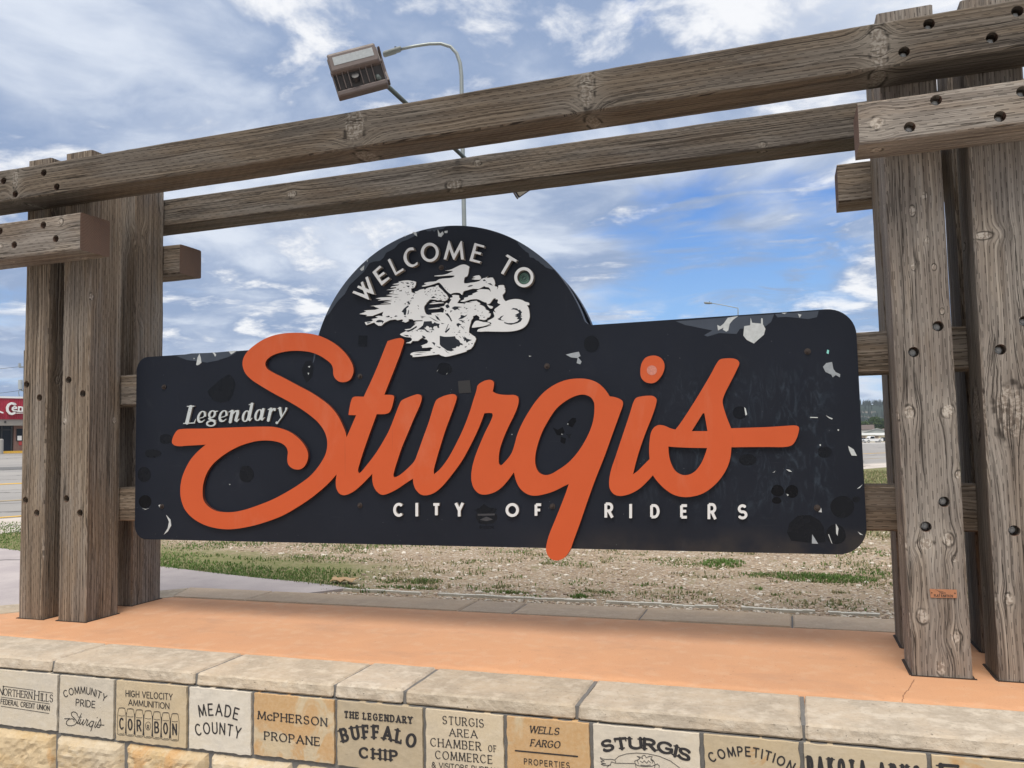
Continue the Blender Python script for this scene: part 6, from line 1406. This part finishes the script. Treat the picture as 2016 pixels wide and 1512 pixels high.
c.bbox((sp_(-30, 860)[0], .08, zg+(zbd-zg)*.83), (aw0-.08, .135, zg+(zbd-zg)*.86), MS); sk(c.build('frame', ALF), door)
sbox('brick_pier', aw0, aw1, .02, .296, zg, zbd-.004, BRICK); w = sbox('window', aw0+.18, aw1-.3, -.01, .018, zg+(zbd-zg)*.42, zbd-.25, GLASS); sbox('poster', aw0+.35, aw1-.6, -.02, -.012, zg+(zbd-zg)*.27, zg+(zbd-zg)*.41, plain('red_poster', (.38, .04, .04), .5, var=.5, scale=3)); sbox('poster', aw0+.25, aw0+.55, -.02, -.012, zg+(zbd-zg)*.45, zg+(zbd-zg)*.62, WHT)
for k in range(4): sbox('window', aw1+1+k*3.2, aw1+3.6+k*3.2, .20, .292, zg+.7, zbd-.2, GLASS); sbox('window', -14+k*1.9, -12.5+k*1.9, .20, .292, zg+.7, zbd-.2, GLASS)
sbox('step', -15, 24, -1.6, .3, zg-.25, zg+.12, CONC); sbox('step_edge', -15, 24, -1.75, -1.602, zg-.25, zg+.125, YEL)
def slett(strokes, w, d=.14): 
    out = []
    for s_ in strokes: out.append([(*sp_(*p), w) for p in s_])
    lo = strokes_outline(out, w/6); vs, fs = prism(lo, -.70-d, -.66); vs = [MS @ Vector(v) for v in vs]
    c = MB(); c.add(vs, fs); return c
px_m = abs(sp_(30, 800)[0]-sp_(20, 800)[0])/10
def q_(x, y): return x/9.45, 760+y/9.45
Cst = [[q_(228, 352), q_(205, 335), q_(165, 330), q_(120, 355), q_(92, 410), q_(98, 470), q_(135, 515), q_(180, 528), q_(225, 510)]]
sk(slett(Cst, px_m*4.6).build('sign_letter', WHT))
sk(slett([[q_(225, 335), q_(245, 352)]], px_m*3.4).build('sign_letter', WHT))
sk(slett([[q_(195, 432), q_(262, 425), q_(255, 400), q_(225, 392), q_(192, 410), q_(185, 440), q_(205, 468), q_(268, 470)]], px_m*2.6).build('sign_letter', WHT))
sk(slett([[q_(305, 395), q_(305, 475)], [q_(305, 420), q_(335, 395), q_(368, 405), q_(372, 475)], [q_(285, 478), q_(400, 476)]], px_m*2.6).build('sign_letter', WHT))
sk(slett([[q_(-60, 480), q_(8, 505)]], px_m*3.0).build('sign_letter', WHT)); sk(slett([[q_(262, 512), q_(400, 508)]], px_m*1.6).build('sign_letter', WHT))
c = MB(); lo = strokes_outline([[(*sp_(*p), px_m*1.2) for p in (q_(82, 662), q_(62, 660), q_(54, 675), q_(66, 688), q_(82, 682), q_(82, 674), q_(72, 674))]], px_m*.2); vs, fs = prism(lo, -.56, -.505); c.add([MS @ Vector(v) for v in vs], fs); sk(c.build('band_mark', ALF))
bp = on_plane(1.5, 890, EYE+dS*72.5, NS); zb_ = gz(bp.x, bp.y); c = MB(); c.tube([(bp.x, bp.y, zb_-.2), (bp.x, bp.y, zb_+1.02), (bp.x, bp.y, zb_+1.08)], [.17, .17, .10], 16); o = c.build('bollard', plain('grey_bollard', (.33, .32, .30), .8), smooth=False)
tag(o, 'stout grey concrete bollard in front of the dark shop door', 'bollard')
# utility pole and wires
up = EYE+hdir(51)*62; uz = gz(up.x, up.y); UP = lambda px, py: on_plane(px, py, EYE+hdir(51)*62, hdir(51))
pole = empty('utility_pole', (up.x, up.y, uz)); tag(pole, 'wooden utility pole with a grey box and crossarm half hidden by the leftmost post', 'utility pole'); bpy.context.view_layer.update(); inv = pole.matrix_world.inverted()
def uk(o): o.parent = pole; o.matrix_parent_inverse = inv; return o
WOODP = plain('creosoted_pole', (.10, .08, .065), .9); tp = UP(51, 690)
c = MB(); c.tube([(up.x, up.y, uz-.2), (tp.x, tp.y, tp.z)], [.17, .12], 12); uk(c.build('pole', WOODP))
c = MB(); a, b_ = UP(37, 723), UP(66, 721); c.tube([a, b_], .055, 4); uk(c.build('crossarm', GALV)); c = MB()
for px in (37.5, 40, 62): q = UP(px, 718); c.tube([q-Vector((0, 0, .16)), q+Vector((0, 0, .10))], [.06, .035], 10)
uk(c.build('insulator', plain('grey_insulator', (.30, .33, .35), .4)))
c = MB(); a, b_ = UP(40.2, 748), UP(40.2, 766); c.tube([a, b_], .13, 14); uk(c.build('transformer', plain('grey_transformer', (.42, .45, .46), .5)))
c = MB(); c.tube([UP(39, 766), UP(36.5, 772), UP(38, 780)], .02, 6); c.tube([UP(40, 767), UP(48, 770)], .05, 8); uk(c.build('bracket', GALV))
for (p, q, lab) in (((38, 722), (-60, 714), 'upper thin overhead wire running left from the crossarm of the utility pole'), ((38, 769), (-60, 776), 'lower thin overhead wire sagging left from the utility pole over the shop')):
    a, b_ = UP(*p), UP(*q)+Vector((-14, -3, 0)); c = MB(); c.tube([a.lerp(b_, i/12)-Vector((0, 0, .5*math.sin(math.pi*i/12))) for i in range(13)], .012, 5); o = c.build('overhead_wire', ALF); tag(o, lab, 'wire', 'overhead wires')

# ------------------------------------------------------------------ far side of the road on the right
def far(px, r_): p = EYE+hdir(px)*r_; return Vector((p.x, p.y, gz(p.x, p.y)))
def frame_at(px, r_, turn=0.0):
    p = far(px, r_); d = hdir(px); a = math.atan2(d.y, d.x)-math.pi/2+turn
    return Matrix.Translation(p) @ Matrix.Rotation(a, 4, 'Z')
def house(px, r_, w, d, h, rise, wall, roof, label, turn=0.0, ridge_along=True, nwin=3, over=.35):
    M = frame_at(px, r_, turn); root = empty('house', M.translation); tag(root, label, 'house', 'houses beyond the road'); bpy.context.view_layer.update(); inv = root.matrix_world.inverted()
    def k(o, p=None): o.parent = p or root; o.matrix_parent_inverse = inv if p is None else p.matrix_world.inverted(); return o
    c = MB(); c.bbox((-w/2, 0, -.5), (w/2, d, h), M)
    if ridge_along is False: c.add([M @ Vector(v) for v in ((-w/2, 0, h), (w/2, 0, h), (0, 0, h+rise), (-w/2, d, h), (w/2, d, h), (0, d, h+rise))], [(0, 1, 2), (3, 5, 4)])
    k(c.build('wall', wall)); c = MB(); t = .16
    if ridge_along: prof = [(-over, h-over*rise/(d/2)), (d/2, h+rise), (d+over, h-over*rise/(d/2))]; P = lambda q, x: M @ Vector((x, q[0], q[1])); xs = (-w/2-over, w/2+over)
    else: prof = [(-w/2-over, h-over*rise/(w/2)), (0, h+rise), (w/2+over, h-over*rise/(w/2))]; P = lambda q, x: M @ Vector((q[0], x, q[1])); xs = (-over, d+over)
    vs = [P(q, x)+Vector((0, 0, dz)) for x in xs for dz in (.02, t) for q in prof]
    c.add(vs, [(0, 1, 7, 6), (1, 2, 8, 7), (3, 9, 10, 4), (4, 10, 11, 5), (0, 3, 4, 1), (1, 4, 5, 2), (6, 7, 10, 9), (7, 8, 11, 10), (0, 6, 9, 3), (2, 5, 11, 8)]); k(c.build('roof', roof))
    for i in range(nwin):
        x = -w/2+w*(i+.6)/(nwin+.4)
        if i == nwin//2:
            c = MB(); c.bbox((x-.5, -.06, 0), (x+.5, -.01, 2.0), M); k(c.build('door', plain('house_door', (.25, .2, .16), .6)))
        else:
            c = MB(); c.bbox((x-.7, -.05, h*.38), (x+.7, -.01, h*.80), M); wn = k(c.build('window', WHT)); c = MB(); c.bbox((x-.58, -.07, h*.42), (x+.58, -.052, h*.76), M); k(c.build('pane', GLASS), wn)
    return root
CREAM = plain('cream_siding', (.62, .56, .40), .7, var=.08); GREYG = plain('grey_green_siding', (.34, .37, .36), .7, var=.08); WHS = plain('white_siding', (.66, .65, .62), .7, var=.06); BRR = plain('brown_shingles', (.12, .095, .085), .9, var=.2); GYR = plain('pale_metal_roof', (.52, .53, .52), .5, var=.06); BGE = plain('beige_siding', (.48, .42, .34), .7, var=.08)
house(1697, 330, 8, 7, 4.6, 1.6, WHS, BRR, 'white two storey house with a brown roof at the edge of the sign', nwin=3)
house(1727, 310, 13, 11, 2.6, 2.0, GREYG, GYR, 'grey green gabled building with a pale roof behind the white pickup', ridge_along=False, nwin=2)
house(1703, 285, 5.5, 4, 2.3, .5, CREAM, GYR, 'small cream flat roofed shed just left behind the white pickup', nwin=1)
house(1729, 290, 6.0, 4, 2.2, .6, CREAM, GYR, 'cream flat roofed garage just behind the white pickup', turn=.1, nwin=1)
house(1770, 320, 10, 8, 2.8, 1.8, WHS, BRR, 'long white bungalow hidden between the posts right of the gap', nwin=3)
house(1640, 330, 11, 8, 2.8, 1.9, BGE, BRR, 'beige bungalow hidden by the right end of the sign', nwin=3)

def car(px, r_, L, W, H, paint, label, kind='car', turn=0.0, group='vehicles parked beyond the road'):
    M = frame_at(px, r_, turn); root = empty('pickup_truck' if kind == 'pickup' else 'parked_car', M.translation); tag(root, label, 'pickup truck' if kind == 'pickup' else 'car', group); bpy.context.view_layer.update(); inv = root.matrix_world.inverted()
    def k(o, p=None): o.parent = p or root; o.matrix_parent_inverse = inv if p is None else p.matrix_world.inverted(); return o
    wr = H*.21; zb_ = wr*.75; hb = H*.58
    if kind == 'pickup': low = [(-L*.5, zb_), (-L*.5, hb*.95), (-L*.49, hb), (L*.47, hb*.94), (L*.5, hb*.80), (L*.5, zb_)]; cab = [(-L*.06, hb-.01), (-L*.04, H), (L*.17, H), (L*.27, hb-.01)]
    else: low = [(-L*.5, zb_), (-L*.5, hb*.9), (-L*.44, hb), (L*.30, hb*.96), (L*.48, hb*.78), (L*.5, zb_)]; cab = [(-L*.40, hb-.01), (-L*.28, H*.98), (L*.06, H), (L*.24, hb-.01)]
    def pr(prof, w, m_, name, ins=0.0, p=None, bev=.05):
        c = MB(); n = len(prof); top = max(q[1] for q in prof)
        y = lambda q: w-(ins if q[1] > top-.05 else 0)
        c.add([M @ Vector((q[0], -y(q), q[1])) for q in prof]+[M @ Vector((q[0], y(q), q[1])) for q in prof], [tuple(range(n)), tuple(range(n, 2*n))[::-1]]+[(i, n+i, n+(i+1) % n, (i+1) % n) for i in range(n)]); return k(c.build(name, m_, bevel=bev), p)
    body = pr(low, W/2, paint, 'body'); pr(cab, W/2-.06, paint, 'cabin', .16)
    gl = [(cab[0][0]+.12, hb+.05), (cab[1][0]+.12, H-.14), (cab[2][0]-.05, H-.14), (cab[3][0]-.22, hb+.05)]; pr(gl, W/2-.02, GLASS, 'window', .14, bev=0)
    pr([(cab[3][0]-.02, hb+.04), (cab[2][0]+.06, H-.12), (cab[2][0]+.03, H-.12), (cab[3][0]-.06, hb+.02)], W/2-.2, GLASS, 'windscreen', .08, bev=0)
    for x in (-L*.31, L*.31):
        for s_ in (-1, 1):
            c = MB(); c.tube([M @ Vector((x, s_*(W/2-.20), wr)), M @ Vector((x, s_*(W/2+.02), wr))], wr, 16); wl = k(c.build('wheel', plain('tyre_rubber', (.02, .02, .021), .8))); c = MB(); c.tube([M @ Vector((x, s_*(W/2-.1), wr)), M @ Vector((x, s_*(W/2+.03), wr))], wr*.58, 14); k(c.build('rim', STEEL), wl)
    for s_ in (-1, 1): c = MB(); c.box((L*.5, s_*W*.36, hb*.72), (.03, .16, .09), M); k(c.build('headlight', WHT))
    c = MB(); c.box((L*.5, 0, zb_+.10), (.06, W*.48, .09), M); k(c.build('bumper', STEEL)); c = MB(); c.box((L*.5, 0, hb*.70), (.025, W*.22, .12), M); k(c.build('grille', ALF))
WPA = plain('white_car_paint', (.74, .75, .76), .3, var=.03); BPA = plain('black_car_paint', (.02, .021, .024), .25); GPA = plain('silver_car_paint', (.33, .35, .37), .3)
car(1717, 258, 5.6, 2.0, 1.85, WPA, 'white pickup truck facing left in the gap right of the sign', 'pickup', turn=math.pi+.55)
car(1738, 262, 4.6, 1.8, 1.45, BPA, 'low black car parked just right of the white pickup', turn=math.pi+.1)
car(1700, 268, 4.5, 1.8, 1.4, BPA, 'dark car at the very edge of the sign left of the pickup', turn=.1)
car(1888, 120, 4.7, 1.9, 1.7, BPA, 'black car glimpsed in the slit between the two rightmost front posts', turn=math.pi/2+.4)
car(1660, 255, 4.6, 1.8, 1.5, GPA, 'silver car hidden behind the right end of the sign', turn=.2)

def tree(px, r_, h, w, label, seed, dark=0):
    r_t = random.Random(seed); p = far(px, r_); root = empty('tree', p); tag(root, label, 'tree', 'leafy trees beyond the houses'); bpy.context.view_layer.update(); inv = root.matrix_world.inverted()
    c = MB(); c.tube([p+Vector((0, 0, -.3)), p+Vector((.1, 0, h*.3)), p+Vector((.2, .1, h*.7))], [h*.032, h*.024, h*.008], 9)
    for i in range(6): a = i*1.05; c.tube([p+Vector((0, 0, h*(.25+.06*i))), p+Vector((math.cos(a)*w*.2, math.sin(a)*w*.2, h*(.45+.06*i))), p+Vector((math.cos(a)*w*.36, math.sin(a)*w*.36, h*(.58+.05*i)))], [h*.012, h*.008, h*.003], 6)
    o = c.build('trunk', WOODP); o.parent = root; o.matrix_parent_inverse = inv
    V, F_, MI = [], [], []; cl = []
    for i in range(26):
        a = r_t.uniform(0, 6.28); e = r_t.uniform(-.5, 1.4); q = r_t.uniform(.35, 1.0); cl.append((Vector((math.cos(a)*math.cos(e)*w*.42*q, math.sin(a)*math.cos(e)*w*.42*q, h*.60+math.sin(e)*h*.34*q)), r_t.uniform(.13, .22)*w))
    for i in range(2600):
        cc, cr = r_t.choice(cl); d = Vector((r_t.gauss(0, 1), r_t.gauss(0, 1), r_t.gauss(0, .8))).normalized()*cr*r_t.uniform(.45, 1.05); q = p+cc+d; s_ = r_t.uniform(.16, .34)*h/9
        n = Vector((r_t.gauss(0, 1), r_t.gauss(0, 1), r_t.gauss(0, 1)+.6)).normalized(); u = n.orthogonal().normalized(); v = n.cross(u); k = len(V)
        V += [q-u*s_-v*s_*.5, q+u*s_-v*s_*.6, q+u*s_*.7+v*s_, q-u*s_*.5+v*s_*.8]; F_.append((k, k+1, k+2, k+3)); MI.append(dark if r_t.random() < .6 else 1-dark)
    me = bpy.data.meshes.new('crown'); me.from_pydata(V, [], F_); me.update(); o = link('crown', me, TREEM, root); o.matrix_parent_inverse = inv; me.polygons.foreach_set('material_index', MI)
TREEM = [leafmat('deep_green_leaves', (.030, .060, .016), (.055, .095, .026)), leafmat('light_green_leaves', (.070, .110, .030), (.10, .145, .045))]
tree(1722, 400, 10.5, 10, 'large dark green tree centred in the gap above the grey green building', 1)
tree(1699, 380, 8.6, 8, 'lighter green tree next to the edge of the sign', 2, 1)
tree(1742, 410, 9.2, 9, 'dark green tree at the post side of the gap', 3)
tree(1670, 405, 10, 10, 'dark green tree hidden behind the right end of the sign', 4)
tree(1775, 400, 9, 9, 'green tree hidden by the right front post', 5, 1)
tree(1885, 390, 10, 9, 'green tree seen in the slit between the right front posts', 6)

# pine covered ridge
def ridge(th): return 1150+120*math.sin(th*2.3), 36+4*math.sin(th*9+1.0)+2.5*math.sin(th*23)+1.5*math.sin(th*51)
hv, hf = [], []; NT, NR = 240, 14
def hpt(th, k):
    r_, hz = ridge(th); d = Vector((math.sin(th), math.cos(th), 0)); f = k/(NR-1); q = r_-420+470*f
    z = -2.5+(hz+2.5)*(f*f*(3-2*f)) if f < .92 else -2.5+(hz+2.5)*1.0
    z += jag((d.x*40, d.y*40, f*4), 5*f*(1-f)*2, 1.0)
    return Vector((d.x*q, d.y*q, z))
for i in range(NT+1):
    for k in range(NR): hv.append(tuple(hpt(R(-75+150*i/NT), k)))
for i in range(NT):
    for k in range(NR-1): a = i*NR+k; hf.append((a, a+1, a+NR+1, a+NR))
def make_hill():
    m_, b = mat('pine_ridge'); o = b.n('ShaderNodeTexCoord').outputs['Object']; n = b.noise(o, .03, 6, .65); z = b.xyz(o)[2]
    col = b.mix(b.ss(n, .35, .65), (.020, .034, .026), (.034, .048, .034)); rock = b.m('MULTIPLY', b.ss(b.noise(b.v('MULTIPLY', o, (1, 1, .5)), .06, 4, .6), .54, .62), b.m('MULTIPLY', b.ss(z, 15, 20), b.m('SUBTRACT', 1.0, b.ss(z, 26, 30))))
    col = b.mix(b.m('MULTIPLY', rock, .8), col, (.25, .21, .19)); finish(b, col, .95, None, .1); return m_
me = bpy.data.meshes.new('hill'); me.from_pydata(hv, [], hf); me.update(); o = link('hill', me, make_hill()); tag(o, kind='structure')
rp = random.Random(9); V, F_ = [], []
for i in range(5200):
    th = R(rp.uniform(-12, 22)) if i < 3800 else R(rp.uniform(-70, 70)); kk = rp.choice((3, 4, 5, 6, 7, 8, 9, 10, 11, 11.5, 12, 12, 12.2, 12.5)); 
    if 7.5 < kk < 10.5 and rp.random() < .6: continue
    p = hpt(th, kk+rp.uniform(-.5, .5)); h = rp.uniform(4.5, 8.5); w = h*rp.uniform(.13, .2)
    for (z0, z1, ww) in ((.12, .6, 1.0), (.38, .82, .75), (.62, 1.0, .5)):
        k = len(V); 
        for j in range(5): a = j*1.2566+i; V.append((p.x+w*ww*math.cos(a), p.y+w*ww*math.sin(a), p.z+h*z0))
        V.append((p.x, p.y, p.z+h*z1)); F_ += [(k+j, k+(j+1) % 5, k+5) for j in range(5)]
me = bpy.data.meshes.new('pine_forest'); me.from_pydata(V, [], F_); me.update(); o = link('pine_forest', me, plain('pine_green', (.021, .035, .026), .95, var=.3, scale=.05)); tag(o, kind='stuff')
# air between here and the ridge
hz = MB(); hz.bbox((-1500, -120, -8.0), (1500, 1500, 75)); o = hz.build('haze', None); tag(o, kind='stuff')
m_ = bpy.data.materials.new('haze_air'); m_.use_nodes = True; b = NB(m_.node_tree); pv = b.n('ShaderNodeVolumePrincipled', {'Color': (.74, .84, 1.0, 1), 'Density': .00016, 'Anisotropy': 0.0}); b.n('ShaderNodeOutputMaterial', {'Volume': pv.outputs[0]}); o.data.materials.append(m_)
